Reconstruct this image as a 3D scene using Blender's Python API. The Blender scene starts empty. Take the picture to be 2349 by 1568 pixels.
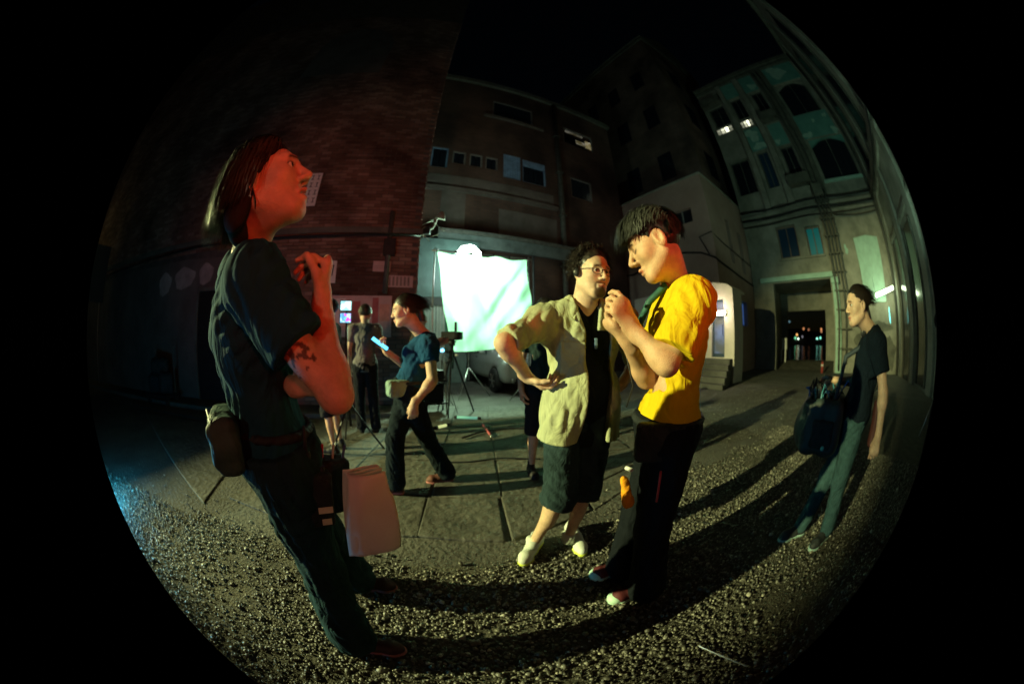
import bpy, bmesh, math, random
import numpy as np
from mathutils import Vector, Matrix
R = math.radians
random.seed(7); rng = np.random.default_rng(7)
sc = bpy.context.scene
COL = sc.collection
# ------------------------------------------------------------------ camera (circular fisheye lens, level, 1.29 m up)
H = 1.29
cam = bpy.data.cameras.new('camera'); camo = bpy.data.objects.new('camera', cam); COL.objects.link(camo)
camo.location = (0, 0, H); camo.rotation_euler = (R(90), 0, 0)
cam.type = 'PANO'; cam.sensor_fit = 'HORIZONTAL'; cam.sensor_width = 36; cam.sensor_height = 36*683/1024
for c in (cam, getattr(cam, 'cycles', None)):
    try:
        c.panorama_type = 'FISHEYE_EQUISOLID'; c.fisheye_lens = 687/2349*36; c.fisheye_fov = R(181)
    except Exception: pass
cam.clip_start = 0.02; cam.clip_end = 3000
cam.lens = 50; cam.dof.use_dof = True; cam.dof.focus_distance = .92; cam.dof.aperture_fstop = 9.0
sc.camera = camo
# ------------------------------------------------------------------ world: clear night sky
wd = bpy.data.worlds.new('World'); sc.world = wd; wd.use_nodes = True
nt = wd.node_tree; bg = nt.nodes['Background']
sky = nt.nodes.new('ShaderNodeTexSky'); sky.sky_type = 'NISHITA'; sky.sun_disc = False
SUN_EL, SUN_AZ = 6, -150
sky.sun_elevation = R(SUN_EL); sky.sun_rotation = R(SUN_AZ)
hs = nt.nodes.new('ShaderNodeHueSaturation'); hs.inputs['Saturation'].default_value = 1.25
nt.links.new(sky.outputs[0], hs.inputs['Color']); nt.links.new(hs.outputs[0], bg.inputs[0]); bg.inputs[1].default_value = 0.0006
# faint moon
sl = bpy.data.lights.new('moon', 'SUN'); sl.energy = 0.006; sl.angle = R(0.5); sl.color = (.7, .8, 1)
so = bpy.data.objects.new('moon', sl); COL.objects.link(so)
so.rotation_euler = (R(90-35), 0, R(200))
# ------------------------------------------------------------------ exposure / render
vs = sc.view_settings; vs.view_transform = 'Standard'; vs.look = 'None'; vs.exposure = 0; vs.gamma = 1
sc.render.engine = 'CYCLES'
cy = sc.cycles; cy.use_denoising = True; cy.max_bounces = 6; cy.diffuse_bounces = 3; cy.glossy_bounces = 3
cy.transmission_bounces = 6; cy.sample_clamp_indirect = 1.5; cy.sample_clamp_direct = 0; cy.use_adaptive_sampling = False; cy.use_light_tree = True; cy.pixel_filter_type = 'BLACKMAN_HARRIS'; cy.filter_width = 1.5; cy.caustics_reflective = False; cy.caustics_refractive = False
try: cy.denoiser = 'OPENIMAGEDENOISE'; cy.denoising_input_passes = 'RGB_ALBEDO_NORMAL'
except Exception: pass

# ------------------------------------------------------------------ pixel rays (photograph measured at 2349 x 1568)
FPX, CX, CY = 687., 1174.5, 784.
def ray(px, py):
    dx, dy = px-CX, CY-py; r = math.hypot(dx, dy); th = 2*math.asin(min(1, r/(2*FPX))); s = math.sin(th)/max(r, 1e-9)
    return np.array([dx*s, math.cos(th), dy*s])
def at(px, py, d):
    v = ray(px, py); return v*d/math.hypot(v[0], v[1])+np.array([0, 0, H])
def gnd(px, py, z=0.):
    v = ray(px, py); return v*(z-H)/v[2]+np.array([0, 0, H])
UX, UY = .91, .4147        # the yard's own axes: u runs right and away, v runs away and left
def W(u, v, z=0.): return (u*UX-v*UY, u*UY+v*UX, z)

# ------------------------------------------------------------------ objects
def link(o, parent=None):
    COL.objects.link(o)
    if parent is not None: o.parent = parent
    return o
def tag(o, label, cat, group=None, kind=None):
    if label: o['label'] = label
    if cat: o['category'] = cat
    if group: o['group'] = group
    if kind: o['kind'] = kind
    return o
def thing(name, loc, label, cat, group=None):
    o = bpy.data.objects.new(name, None); o.empty_display_size = .1; COL.objects.link(o); o.location = loc
    return tag(o, label, cat, group)
def wloc(o):
    p = Vector((0, 0, 0))
    while o is not None: p = p+o.location; o = o.parent
    return p
class MB:
    def __init__(s): s.v = []; s.f = []
    def add(s, vs, fs):
        n = len(s.v); s.v += [tuple(map(float, p)) for p in vs]; s.f += [tuple(i+n for i in f) for f in fs]; return s
    def frame(s, o, a, b, c):            # parallelepiped from corner o and three edge vectors
        o, a, b, c = map(np.array, (o, a, b, c))
        o = o.astype(float)
        P = [o, o+a, o+a+b, o+b, o+c, o+a+c, o+a+b+c, o+b+c]
        fs = [(0, 3, 2, 1), (4, 5, 6, 7), (0, 1, 5, 4), (1, 2, 6, 5), (2, 3, 7, 6), (3, 0, 4, 7)]
        if np.dot(np.cross(a, b), c) < 0: fs = [f[::-1] for f in fs]
        return s.add(P, fs)
    def ubox(s, u0, u1, v0, v1, z0, z1):
        o = np.array(W(u0, v0, z0)); return s.frame(o, np.array(W(u1, v0, z0))-o, np.array(W(u0, v1, z0))-o, (0, 0, z1-z0))
    def box(s, c, size, rz=0, M=None):
        M = Matrix.Rotation(rz, 3, 'Z') if M is None else M
        ax = [np.array(M.col[i])*size[i] for i in range(3)]
        return s.frame(np.array(c)-(ax[0]+ax[1]+ax[2])/2, *ax)
    def tube(s, pts, r, n=8, cap=True):
        pts = [np.array(p, float) for p in pts]; m = len(pts); rs = r if hasattr(r, '__len__') else [r]*m
        base = len(s.v); up = None
        for i, p in enumerate(pts):
            t = pts[min(i+1, m-1)]-pts[max(i-1, 0)]; t = t/max(np.linalg.norm(t), 1e-9)
            if up is None:
                up = np.array([0, 0, 1.]) if abs(t[2]) < .9 else np.array([1., 0, 0])
            x = np.cross(t, up); x /= max(np.linalg.norm(x), 1e-9); y = np.cross(x, t); up = y
            for k in range(n):
                a = 2*math.pi*k/n; s.v.append(tuple(p+(x*math.cos(a)+y*math.sin(a))*rs[i]))
        for i in range(m-1):
            for k in range(n):
                a = base+i*n+k; b = base+i*n+(k+1) % n; s.f.append((a, b, b+n, a+n))
        if cap: s.f.append(tuple(base+k for k in range(n))[::-1]); s.f.append(tuple(base+(m-1)*n+k for k in range(n)))
        return s
    def lathe(s, c, prof, axis=(0, 0, 1), n=16):
        c = np.array(c, float); ax = np.array(axis, float); ax /= np.linalg.norm(ax)
        h = np.array([1., 0, 0]) if abs(ax[0]) < .8 else np.array([0, 1., 0]); x = np.cross(ax, h); x /= np.linalg.norm(x); y = np.cross(ax, x)
        base = len(s.v)
        for (r, z) in prof:
            for k in range(n):
                a = 2*math.pi*k/n; s.v.append(tuple(c+ax*z+(x*math.cos(a)+y*math.sin(a))*r))
        for i in range(len(prof)-1):
            for k in range(n):
                a = base+i*n+k; b = base+i*n+(k+1) % n; s.f.append((a, b, b+n, a+n))
        s.f.append(tuple(base+k for k in range(n))[::-1]); s.f.append(tuple(base+(len(prof)-1)*n+k for k in range(n)))
        return s
    def poly(s, pts, ext):               # extrude a polygon along ext
        n = len(pts); ext = np.array(ext, float); a = [np.array(p, float) for p in pts]
        return s.add(a+[p+ext for p in a], [tuple(range(n))[::-1], tuple(range(n, 2*n))]+[(i, (i+1) % n, n+(i+1) % n, n+i) for i in range(n)])
    def sheet(s, fn, nu, nv):
        P = [fn(i/nu, j/nv) for j in range(nv+1) for i in range(nu+1)]
        return s.add(P, [(j*(nu+1)+i, j*(nu+1)+i+1, (j+1)*(nu+1)+i+1, (j+1)*(nu+1)+i) for j in range(nv) for i in range(nu)])
    def build(s, name, mat, parent=None, smooth=False, bevel=0, solid=0):
        me = bpy.data.meshes.new(name); off = np.array(wloc(parent)) if parent is not None else np.zeros(3)
        V = np.array(s.v, float).reshape(-1, 3)-off
        me.from_pydata([tuple(p) for p in V], [], s.f); me.update()
        if smooth: me.polygons.foreach_set('use_smooth', [True]*len(me.polygons))
        bm = bmesh.new(); bm.from_mesh(me); bmesh.ops.recalc_face_normals(bm, faces=bm.faces); bm.to_mesh(me); bm.free()
        me.materials.append(mat)
        o = link(bpy.data.objects.new(name, me), parent)
        if solid: m = o.modifiers.new('solid', 'SOLIDIFY'); m.thickness = solid; m.offset = 0
        if bevel: m = o.modifiers.new('bevel', 'BEVEL'); m.width = bevel; m.segments = 2; m.limit_method = 'ANGLE'
        return o
    def single(s, name, mat, label, cat, loc, group=None, **k):   # a thing that is one mesh, its origin at loc
        e = bpy.data.objects.new('tmp', None); e.location = loc
        me_parent = e
        off = np.array(loc, float); s.v = [tuple(np.array(p)-off) for p in s.v]
        bpy.data.objects.remove(e)
        o = s.build(name, mat, None, **k); o.location = loc
        return tag(o, label, cat, group)
def np_mesh(name, V, F, mat, parent=None, smooth=True, k=None):
    me = bpy.data.meshes.new(name); V = np.asarray(V, np.float32); F = np.asarray(F, np.int32); m = F.shape[1]
    if parent is not None: V = V-np.array(wloc(parent), np.float32)
    me.vertices.add(len(V)); me.vertices.foreach_set('co', V.ravel())
    me.loops.add(F.size); me.loops.foreach_set('vertex_index', F.ravel())
    me.polygons.add(len(F)); me.polygons.foreach_set('loop_start', np.arange(0, F.size, m, dtype=np.int32)); me.polygons.foreach_set('loop_total', np.full(len(F), m, np.int32))
    me.update(calc_edges=True); me.validate()
    if smooth: me.polygons.foreach_set('use_smooth', np.ones(len(me.polygons), bool))
    me.materials.append(mat)
    return link(bpy.data.objects.new(name, me), parent)

# ------------------------------------------------------------------ materials
def mat(name, col, rough=.8, metal=0., var=.25, scale=6., bump=0., bscale=60., spec=.3, col2=None, sheen=0., emit=None, estr=0., trans=0., attr=None, alpha=None, stretch=None, contrast=(.3, .7)):
    m = bpy.data.materials.new(name); m.use_nodes = True; t = m.node_tree; N = t.nodes; L = t.links; b = N['Principled BSDF']
    b.inputs['Roughness'].default_value = rough; b.inputs['Metallic'].default_value = metal; b.inputs['Specular IOR Level'].default_value = spec
    tc = N.new('ShaderNodeTexCoord'); src = tc.outputs['Object']
    if stretch:
        mp = N.new('ShaderNodeMapping'); mp.inputs['Scale'].default_value = stretch; L.new(src, mp.inputs[0]); src = mp.outputs[0]
    if var or col2:
        n = N.new('ShaderNodeTexNoise'); n.inputs['Scale'].default_value = scale; n.inputs['Detail'].default_value = 6; n.inputs['Roughness'].default_value = .65; L.new(src, n.inputs['Vector'])
        r = N.new('ShaderNodeValToRGB'); L.new(n.outputs[0], r.inputs[0])
        c2 = col2 or tuple(min(1, c*(1+var)) for c in col); c1 = col if col2 else tuple(c*(1-var) for c in col)
        r.color_ramp.elements[0].position = contrast[0]; r.color_ramp.elements[1].position = contrast[1]
        r.color_ramp.elements[0].color = (*c1, 1); r.color_ramp.elements[1].color = (*c2, 1)
        out = r.outputs[0]
        if attr:
            a = N.new('ShaderNodeAttribute'); a.attribute_name = attr; x = N.new('ShaderNodeMix'); x.data_type = 'RGBA'; x.blend_type = 'MULTIPLY'; x.inputs[0].default_value = 1
            L.new(out, x.inputs[6]); L.new(a.outputs['Color'], x.inputs[7]); out = x.outputs[2]
        L.new(out, b.inputs['Base Color'])
    else: b.inputs['Base Color'].default_value = (*col, 1)
    if bump:
        n2 = N.new('ShaderNodeTexNoise'); n2.inputs['Scale'].default_value = bscale; n2.inputs['Detail'].default_value = 4; L.new(src, n2.inputs['Vector'])
        bp = N.new('ShaderNodeBump'); bp.inputs['Strength'].default_value = bump; bp.inputs['Distance'].default_value = .02; L.new(n2.outputs[0], bp.inputs['Height']); L.new(bp.outputs[0], b.inputs['Normal'])
    if sheen: b.inputs['Sheen Weight'].default_value = sheen; b.inputs['Sheen Roughness'].default_value = .5
    if emit: b.inputs['Emission Color'].default_value = (*emit, 1); b.inputs['Emission Strength'].default_value = estr
    if trans: b.inputs['Transmission Weight'].default_value = trans
    m.diffuse_color = (*col, 1)
    return m
def emat(name, col, s):
    m = bpy.data.materials.new(name); m.use_nodes = True; b = m.node_tree.nodes['Principled BSDF']
    b.inputs['Base Color'].default_value = (*[c*.5 for c in col], 1); b.inputs['Emission Color'].default_value = (*col, 1); b.inputs['Emission Strength'].default_value = s
    return m
M = {}
M['concrete'] = mat('concrete', (.055, .052, .045), .85, var=.3, scale=1.6, bump=.8, bscale=30, col2=(.125, .12, .105))
M['slab'] = mat('slab', (.05, .047, .04), .7, scale=2.6, bump=1., bscale=15, col2=(.15, .142, .12))
M['soil'] = mat('soil', (.08, .075, .06), .95, var=.45, scale=9, bump=1., bscale=60)
M['plaster_dirty'] = mat('plaster_dirty', (.085, .068, .06), .9, scale=1.1, bump=.5, bscale=18, col2=(.17, .14, .125))
M['plaster_pale'] = mat('plaster_pale', (.27, .18, .15), .85, scale=.7, bump=.25, bscale=18, col2=(.38, .27, .225))
M['plaster_warm'] = mat('plaster_warm', (.62, .56, .48), .8, var=.12, scale=2, bump=.1)
M['grime'] = mat('grime', (.17, .17, .14), .9, scale=1.3, bump=.6, bscale=12, col2=(.34, .33, .28))
M['grime_dark'] = mat('grime_dark', (.07, .07, .06), .9, scale=2, bump=.6, bscale=14, col2=(.16, .16, .13))
M['turquoise'] = mat('turquoise', (.10, .27, .24), .8, scale=1.5, bump=.2, col2=(.16, .38, .33))
M['turq_pale'] = mat('turq_pale', (.36, .55, .47), .8, var=.15, scale=3, bump=.2)
M['dark_glass'] = mat('dark_glass', (.012, .016, .024), .12, var=0, spec=.6)
M['blue_glass'] = mat('blue_glass', (.02, .05, .10), .15, var=0, spec=.6)
M['dark_metal'] = mat('dark_metal', (.035, .035, .037), .45, .6, var=.3, scale=12)
M['pipe'] = mat('pipe', (.10, .10, .09), .6, .3, var=.4, scale=8)
M['black'] = mat('black', (.014, .014, .016), .6, var=.2, scale=30)
M['rubber'] = mat('rubber', (.02, .02, .02), .7, var=.2)
M['steel'] = mat('steel', (.45, .45, .45), .3, .9, var=.15, scale=20)
M['white_paint'] = mat('white_paint', (.75, .75, .72), .6, var=.08)
M['paper'] = mat('paper', (.72, .68, .66), .8, var=.08, scale=15)
M['mortar'] = mat('mortar', (.10, .085, .075), .95, var=.3, scale=3, bump=.5)
# ------------------------------------------------------------------ brick material (tint varies from brick to brick)
def brick_mat(name, c1, c2, c3):
    m = bpy.data.materials.new(name); m.use_nodes = True; t = m.node_tree; N = t.nodes; L = t.links; b = N['Principled BSDF']
    g = N.new('ShaderNodeNewGeometry'); oi = N.new('ShaderNodeObjectInfo'); ad = N.new('ShaderNodeMath'); ad.operation = 'ADD'; fr = N.new('ShaderNodeMath'); fr.operation = 'FRACT'
    L.new(g.outputs['Random Per Island'], ad.inputs[0]); L.new(oi.outputs['Random'], ad.inputs[1]); L.new(ad.outputs[0], fr.inputs[0])
    r = N.new('ShaderNodeValToRGB'); e = r.color_ramp.elements; e[0].color = (*c1, 1); e[1].color = (*c3, 1); x = e.new(.55); x.color = (*c2, 1); L.new(fr.outputs[0], r.inputs[0])
    n = N.new('ShaderNodeTexNoise'); n.inputs['Scale'].default_value = .7; n.inputs['Detail'].default_value = 5; L.new(g.outputs['Position'], n.inputs['Vector'])
    rr = N.new('ShaderNodeValToRGB'); rr.color_ramp.elements[0].color = (.35, .33, .32, 1); rr.color_ramp.elements[1].color = (1.25, 1.2, 1.2, 1); rr.color_ramp.elements[0].position = .32; rr.color_ramp.elements[1].position = .66; L.new(n.outputs[0], rr.inputs[0])
    mx = N.new('ShaderNodeMix'); mx.data_type = 'RGBA'; mx.blend_type = 'MULTIPLY'; mx.inputs[0].default_value = 1; L.new(r.outputs[0], mx.inputs[6]); L.new(rr.outputs[0], mx.inputs[7]); L.new(mx.outputs[2], b.inputs['Base Color'])
    n2 = N.new('ShaderNodeTexNoise'); n2.inputs['Scale'].default_value = 40; bp = N.new('ShaderNodeBump'); bp.inputs['Strength'].default_value = .5; bp.inputs['Distance'].default_value = .01
    L.new(g.outputs['Position'], n2.inputs['Vector']); L.new(n2.outputs[0], bp.inputs['Height']); L.new(bp.outputs[0], b.inputs['Normal'])
    b.inputs['Roughness'].default_value = .9; b.inputs['Specular IOR Level'].default_value = .2
    return m
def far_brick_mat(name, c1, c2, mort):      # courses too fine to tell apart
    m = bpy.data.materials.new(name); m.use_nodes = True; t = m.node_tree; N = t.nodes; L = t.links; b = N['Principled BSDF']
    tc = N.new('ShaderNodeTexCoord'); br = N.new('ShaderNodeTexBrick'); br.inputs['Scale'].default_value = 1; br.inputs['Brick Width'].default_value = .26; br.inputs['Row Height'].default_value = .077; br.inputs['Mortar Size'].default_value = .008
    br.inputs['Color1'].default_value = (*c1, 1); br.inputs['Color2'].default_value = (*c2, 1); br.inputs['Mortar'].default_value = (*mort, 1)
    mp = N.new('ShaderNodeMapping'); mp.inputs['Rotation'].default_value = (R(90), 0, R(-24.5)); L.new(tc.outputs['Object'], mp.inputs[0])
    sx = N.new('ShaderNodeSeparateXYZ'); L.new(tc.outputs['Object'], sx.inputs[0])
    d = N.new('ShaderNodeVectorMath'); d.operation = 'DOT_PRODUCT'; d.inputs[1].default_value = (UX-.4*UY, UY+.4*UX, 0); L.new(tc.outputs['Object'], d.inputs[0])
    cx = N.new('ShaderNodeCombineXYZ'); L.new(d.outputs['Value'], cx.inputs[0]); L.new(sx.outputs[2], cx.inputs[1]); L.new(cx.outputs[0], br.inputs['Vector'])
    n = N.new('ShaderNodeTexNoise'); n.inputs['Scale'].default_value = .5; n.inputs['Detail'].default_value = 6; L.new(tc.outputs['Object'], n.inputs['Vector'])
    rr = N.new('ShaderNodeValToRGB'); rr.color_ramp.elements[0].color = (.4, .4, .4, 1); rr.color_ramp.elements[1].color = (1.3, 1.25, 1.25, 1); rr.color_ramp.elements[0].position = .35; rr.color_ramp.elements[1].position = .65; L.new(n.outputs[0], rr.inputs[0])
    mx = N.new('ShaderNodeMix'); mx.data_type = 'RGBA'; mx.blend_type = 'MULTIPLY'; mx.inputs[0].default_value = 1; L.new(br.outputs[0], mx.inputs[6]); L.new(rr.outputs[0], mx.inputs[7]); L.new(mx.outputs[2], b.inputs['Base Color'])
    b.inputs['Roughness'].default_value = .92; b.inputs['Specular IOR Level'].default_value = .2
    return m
M['brick'] = brick_mat('brick', (.16, .095, .07), (.22, .13, .097), (.30, .20, .16))
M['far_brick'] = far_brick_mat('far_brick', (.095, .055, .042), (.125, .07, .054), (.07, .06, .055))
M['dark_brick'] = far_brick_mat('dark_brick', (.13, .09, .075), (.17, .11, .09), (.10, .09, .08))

# ------------------------------------------------------------------ ground, sea
EDGE = [(-9, -1.8), (-3.4, .25), (-2.2, .85), (-1.66, 1.03), (-.83, 1.2), (-.44, 1.28), (.03, 1.37), (.7, 1.73), (1.63, 2.31), (2.18, 2.41), (3.5, 2.71), (4.8, 2.97), (9, 3.1)]
ex = np.array([e[0] for e in EDGE]); ey = np.array([e[1] for e in EDGE])
mb = MB()
mb.add([W(-300, -300), W(23, -300), W(23, 300), W(-300, 300)], [(0, 1, 2, 3)])
g = mb.build('ground', M['concrete']); g['kind'] = 'structure'
mb = MB(); mb.ubox(23, 23.6, -300, 300, -3, 0.05); q = mb.build('quay_edge', M['grime'], g)
def sea_mat():
    m = mat('sea', (.004, .008, .014), .12, var=0, spec=.5); t = m.node_tree; N = t.nodes; L = t.links
    g_ = N.new('ShaderNodeNewGeometry'); n = N.new('ShaderNodeTexNoise'); n.inputs['Scale'].default_value = 1.4; n.inputs['Detail'].default_value = 3; L.new(g_.outputs['Position'], n.inputs['Vector'])
    bp = N.new('ShaderNodeBump'); bp.inputs['Strength'].default_value = .5; bp.inputs['Distance'].default_value = .1; L.new(n.outputs[0], bp.inputs['Height']); L.new(bp.outputs[0], N['Principled BSDF'].inputs['Normal'])
    return m
mb = MB(); mb.add([W(23.6, -1500, -1.5), W(1800, -1500, -1.5), W(1800, 1500, -1.5), W(23.6, 1500, -1.5)], [(0, 1, 2, 3)])
o = mb.build('sea', sea_mat()); o['kind'] = 'structure'
mb = MB()
P = []; nx, ny = 60, 6
hr = random.Random(3); ph = [hr.uniform(0, 6) for _ in range(6)]
def hill(i, j):
    v = -320+i*720; h = (14+9*math.sin(v*.013+ph[0])+5*math.sin(v*.037+ph[1])+2*math.sin(v*.09+ph[2]))
    return W(300+j*160, v, -1.8+h*math.sin(min(1, j*1.2)*math.pi/2)+.01)
mb.sheet(hill, 70, 8)
o = mb.build('far_hill', mat('far_hill', (.02, .025, .02), .95, var=.4, scale=.05), smooth=True); o['kind'] = 'structure'

# gravel: loose stones lying in front of the slabs (nobody could count them)
mb = MB(); pts = [(x, -6) for x in (-9, 9)]
mb.add([(x, y, .004) for x, y in zip(ex, ey)]+[(9, -6, .004), (-9, -6, .004)], [tuple(range(len(ex)+2))])
o = mb.build('gravel_bed', M['soil']); o['kind'] = 'structure'
def gravel(name, n, xr, yr, r0, r1, mt, thin=False, seed=1):
    rg = np.random.default_rng(seed)
    x = rg.uniform(*xr, n); y = rg.uniform(*yr, n); ed = np.interp(x, ex, ey)+rg.normal(0, .05, n)+.06*np.sin(x*5.3)
    pn = .5+.28*np.sin(x*2.3+1.7*np.sin(y*1.9+.4))+.28*np.sin(y*3.1-x*1.3+1.3*np.sin(x*2.9))+.16*np.sin(x*7.1+y*5.3)
    keep = ((y < ed) & (rg.random(n) < np.clip(pn*1.1+.32, .22, 1))) if not thin else (y > ed) & (y < ed+rg.exponential(.22, n)*(1+np.clip(x, 0, 4)*2.2)) & (rg.random(n) < np.clip(pn, .1, 1))
    x, y = x[keep], y[keep]; n = len(x); r = rg.uniform(r0, r1, n)*rg.choice([.55, .75, 1, 1, 1.3, 1.8], n, p=[.2, .25, .25, .15, .11, .04])
    t = (1+5**.5)/2; B = np.array([(-1, t, 0), (1, t, 0), (-1, -t, 0), (1, -t, 0), (0, -1, t), (0, 1, t), (0, -1, -t), (0, 1, -t), (t, 0, -1), (t, 0, 1), (-t, 0, -1), (-t, 0, 1)])/math.hypot(1, t)
    Fc = np.array([(0, 11, 5), (0, 5, 1), (0, 1, 7), (0, 7, 10), (0, 10, 11), (1, 5, 9), (5, 11, 4), (11, 10, 2), (10, 7, 6), (7, 1, 8), (3, 9, 4), (3, 4, 2), (3, 2, 6), (3, 6, 8), (3, 8, 9), (4, 9, 5), (2, 4, 11), (6, 2, 10), (8, 6, 7), (9, 8, 1)])
    V = np.repeat(B[None], n, 0)*rg.uniform(.72, 1.2, (n, 12, 1))
    V *= np.stack([rg.uniform(.8, 1.25, n), rg.uniform(.7, 1.05, n), rg.uniform(.5, .8, n)], 1)[:, None]*r[:, None, None]
    a = rg.uniform(0, 6.28, n); ti = rg.normal(0, .35, n); ca, sa, ct, st = np.cos(a), np.sin(a), np.cos(ti), np.sin(ti)
    Y = V[:, :, 1]*ct[:, None]-V[:, :, 2]*st[:, None]; Z = V[:, :, 1]*st[:, None]+V[:, :, 2]*ct[:, None]; X = V[:, :, 0]
    V = np.stack([X*ca[:, None]-Y*sa[:, None], X*sa[:, None]+Y*ca[:, None], Z], 2)
    V += np.stack([x, y, .004+r*.3+rg.uniform(0, .008, n)], 1)[:, None]
    Fa = (Fc[None]+12*np.arange(n)[:, None, None]).reshape(-1, 3)
    o = np_mesh(name, V.reshape(-1, 3), Fa, mt); o['kind'] = 'stuff'; return o
def stone_mat():
    m = bpy.data.materials.new('stone'); m.use_nodes = True; t = m.node_tree; N = t.nodes; L = t.links; b = N['Principled BSDF']
    g_ = N.new('ShaderNodeNewGeometry'); r = N.new('ShaderNodeValToRGB'); e = r.color_ramp.elements
    e[0].color = (.055, .051, .042, 1); e[1].color = (.40, .38, .32, 1); x = e.new(.55); x.color = (.125, .117, .096, 1); x = e.new(.9); x.color = (.21, .20, .165, 1)
    L.new(g_.outputs['Random Per Island'], r.inputs[0]); L.new(r.outputs[0], b.inputs['Base Color']); b.inputs['Roughness'].default_value = .42; b.inputs['Specular IOR Level'].default_value = .5
    return m
M['stone'] = stone_mat()
# worn dirt patches over the concrete
def dirt(cx, cy, rx_, ry_, seed):
    r2 = random.Random(seed); p = [r2.uniform(0, 6.3) for _ in range(4)]; n = 40; pts = []
    for k in range(n):
        a = 2*math.pi*k/n; q = 1+.25*math.sin(2*a+p[0])+.2*math.sin(3*a+p[1])+.13*math.sin(6*a+p[2])+.08*math.sin(11*a+p[3]); pts.append((cx+rx_*q*math.cos(a), cy+ry_*q*math.sin(a), .0045+.0005*seed))
    m = MB(); m.add(pts, [tuple(range(n))]); m.build('dirt_patch', M['soil'], g)
for i, a in enumerate([(2.9, 3.3, .9, .4), (4.2, 4.2, 1.4, .5), (2.2, 4.8, .8, .5), (6.5, 5.2, 1.8, .6), (-4.6, 2.2, .9, .3), (-3.2, 3.9, .8, .3), (5.2, 3.2, 1.2, .25)]): dirt(*a, i)
gr = gravel('gravel', 125000, (-4.2, 4.2), (-1.0, 2.9), .0055, .0115, M['stone'])
tag(gr, 'small grey stones covering the ground before the concrete slabs', 'gravel')
gr2 = gravel('loose_gravel', 60000, (-4, 7), (0, 7.5), .004, .010, M['stone'], thin=True, seed=5)
tag(gr2, 'sparse small stones strewn over the edge of the concrete slabs', 'gravel')

# concrete slabs in the yard: each a piece of the ground
def slab(pts, zt):
    m = MB(); c = np.mean(np.array(pts), 0); n = len(pts)
    m.poly([(x, y, -.02) for x, y in pts], (0, 0, zt+.02)); return m.build('slab', M['slab'], g, bevel=.012)
rs = random.Random(11)
da = np.array((-.11, 1.)); da /= np.linalg.norm(da)
lines = [(-2.35, 1.22), (-1.45, 1.36), (-.62, 1.55), (-.02, 1.58), (.62, 1.95), (1.5, 2.6)]
rows = [0, .92, 1.75, 3.1, 4.6]
def lp(i, s):
    b = np.array(lines[i]); y = rows[s] if s else 0
    yy = b[1] if s == 0 else max(b[1]+.25, 1.3+rows[s]+.12*b[0]); return b+da*(yy-b[1])
for i in range(len(lines)-1):
    for s in range(4):
        gap = .007
        a, b_, c, d = lp(i, s), lp(i+1, s), lp(i+1, s+1), lp(i, s+1); ctr = (a+b_+c+d)/4
        pts = [ctr+(p-ctr)*(1-gap/np.linalg.norm(p-ctr)*1.4) for p in (a, b_, c, d)]
        slab([tuple(p+np.array((rs.uniform(-.02, .02), rs.uniform(-.02, .02)))) for p in pts], .008+rs.uniform(0, .012))
# long slabs on the left, with a wide joint along the tower
for k, (p, q, r_, s_) in enumerate([((-6.6, 1.55), (-4.4, 2.72), (-2.95, 1.80), (-2.45, .95)), ((-4.36, 2.76), (-3.0, 3.5), (-2.2, 3.0), (-2.9, 1.86))]):
    slab([p, q, r_, s_], .014)
# kerb strip along the foot of the tower
mb = MB(); mb.ubox(-15, .3, 5.05, 5.79, -.02, .09); mb.build('kerb', M['concrete'], g, bevel=.02)

# ------------------------------------------------------------------ brick tower on the left
TV, TU = 5.785, .6
tower = thing('brick_tower', W(-4, TV, 0), 'tall red brick tower with papers pinned on it, beside the lit sheet', 'building')
mb = MB(); mb.ubox(-26, TU, TV, TV+5.5, -.05, 19); mb.build('wall', M['mortar'], tower)
bl, bh, bd = .245, .064, .022
proto = None; cells = []
for r_ in range(int(13/.077)):
    z = .02+r_*.077
    off = .1285*(r_ % 2)
    for c_ in range(int(14.2/.257)):
        u1 = TU-.012-c_*.257-off
        if z < 3.2 and u1 < -3.4+.35*math.sin(z*3)+.2*math.sin(z*9): continue
        cells.append((u1, z))
cells.sort(key=lambda c: (c[0]+.6)**2+(c[1]-3.6)**2 if (c[1] > 2.9 or c[0] < -.5) else 99+c[0]**2)
bm_ = MB(); bm_.frame((0, 0, 0), np.array(W(-bl, 0)), np.array(W(0, .04)), (0, 0, bh))
for i, (u1, z) in enumerate(cells[:300]):
    pr = bd+rs.uniform(-.007, .007)
    if proto is None:
        proto = bm_.build('brick', M['brick']); o = proto; o.parent = tower
    else: o = link(proto.copy(), tower)
    o.location = Vector(W(u1, TV-pr, z))-tower.location
mb = MB()
for (u1, z) in cells[300:]:
    pr = bd+rs.uniform(-.008, .007); w_ = bl-rs.uniform(0, .012)
    a = np.array(W(u1-w_, TV-pr, z)); b_ = np.array(W(u1, TV-pr, z)); k = np.array(W(0, .04)); hh = np.array((0, 0, bh))
    mb.add([a, b_, b_+hh, a+hh, a+k, b_+k, b_+k+hh, a+k+hh], [(0, 1, 2, 3), (1, 5, 6, 2), (0, 3, 7, 4), (3, 2, 6, 7), (0, 4, 5, 1)])
o = mb.build('brick_field', M['brick'], tower); o['kind'] = 'stuff'
# corner return bricks
mb = MB()
for r_ in range(int(13/.077)):
    for c_ in range(8):
        v0 = TV+.01+c_*.257-.1285*(r_ % 2)
        mb.ubox(TU-.02, TU+.012+rs.uniform(0, .01), max(v0, TV-.02), v0+.243, .02+r_*.077, .02+r_*.077+bh)
o = mb.build('corner_brick_field', M['brick'], tower); o['kind'] = 'stuff'
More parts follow.
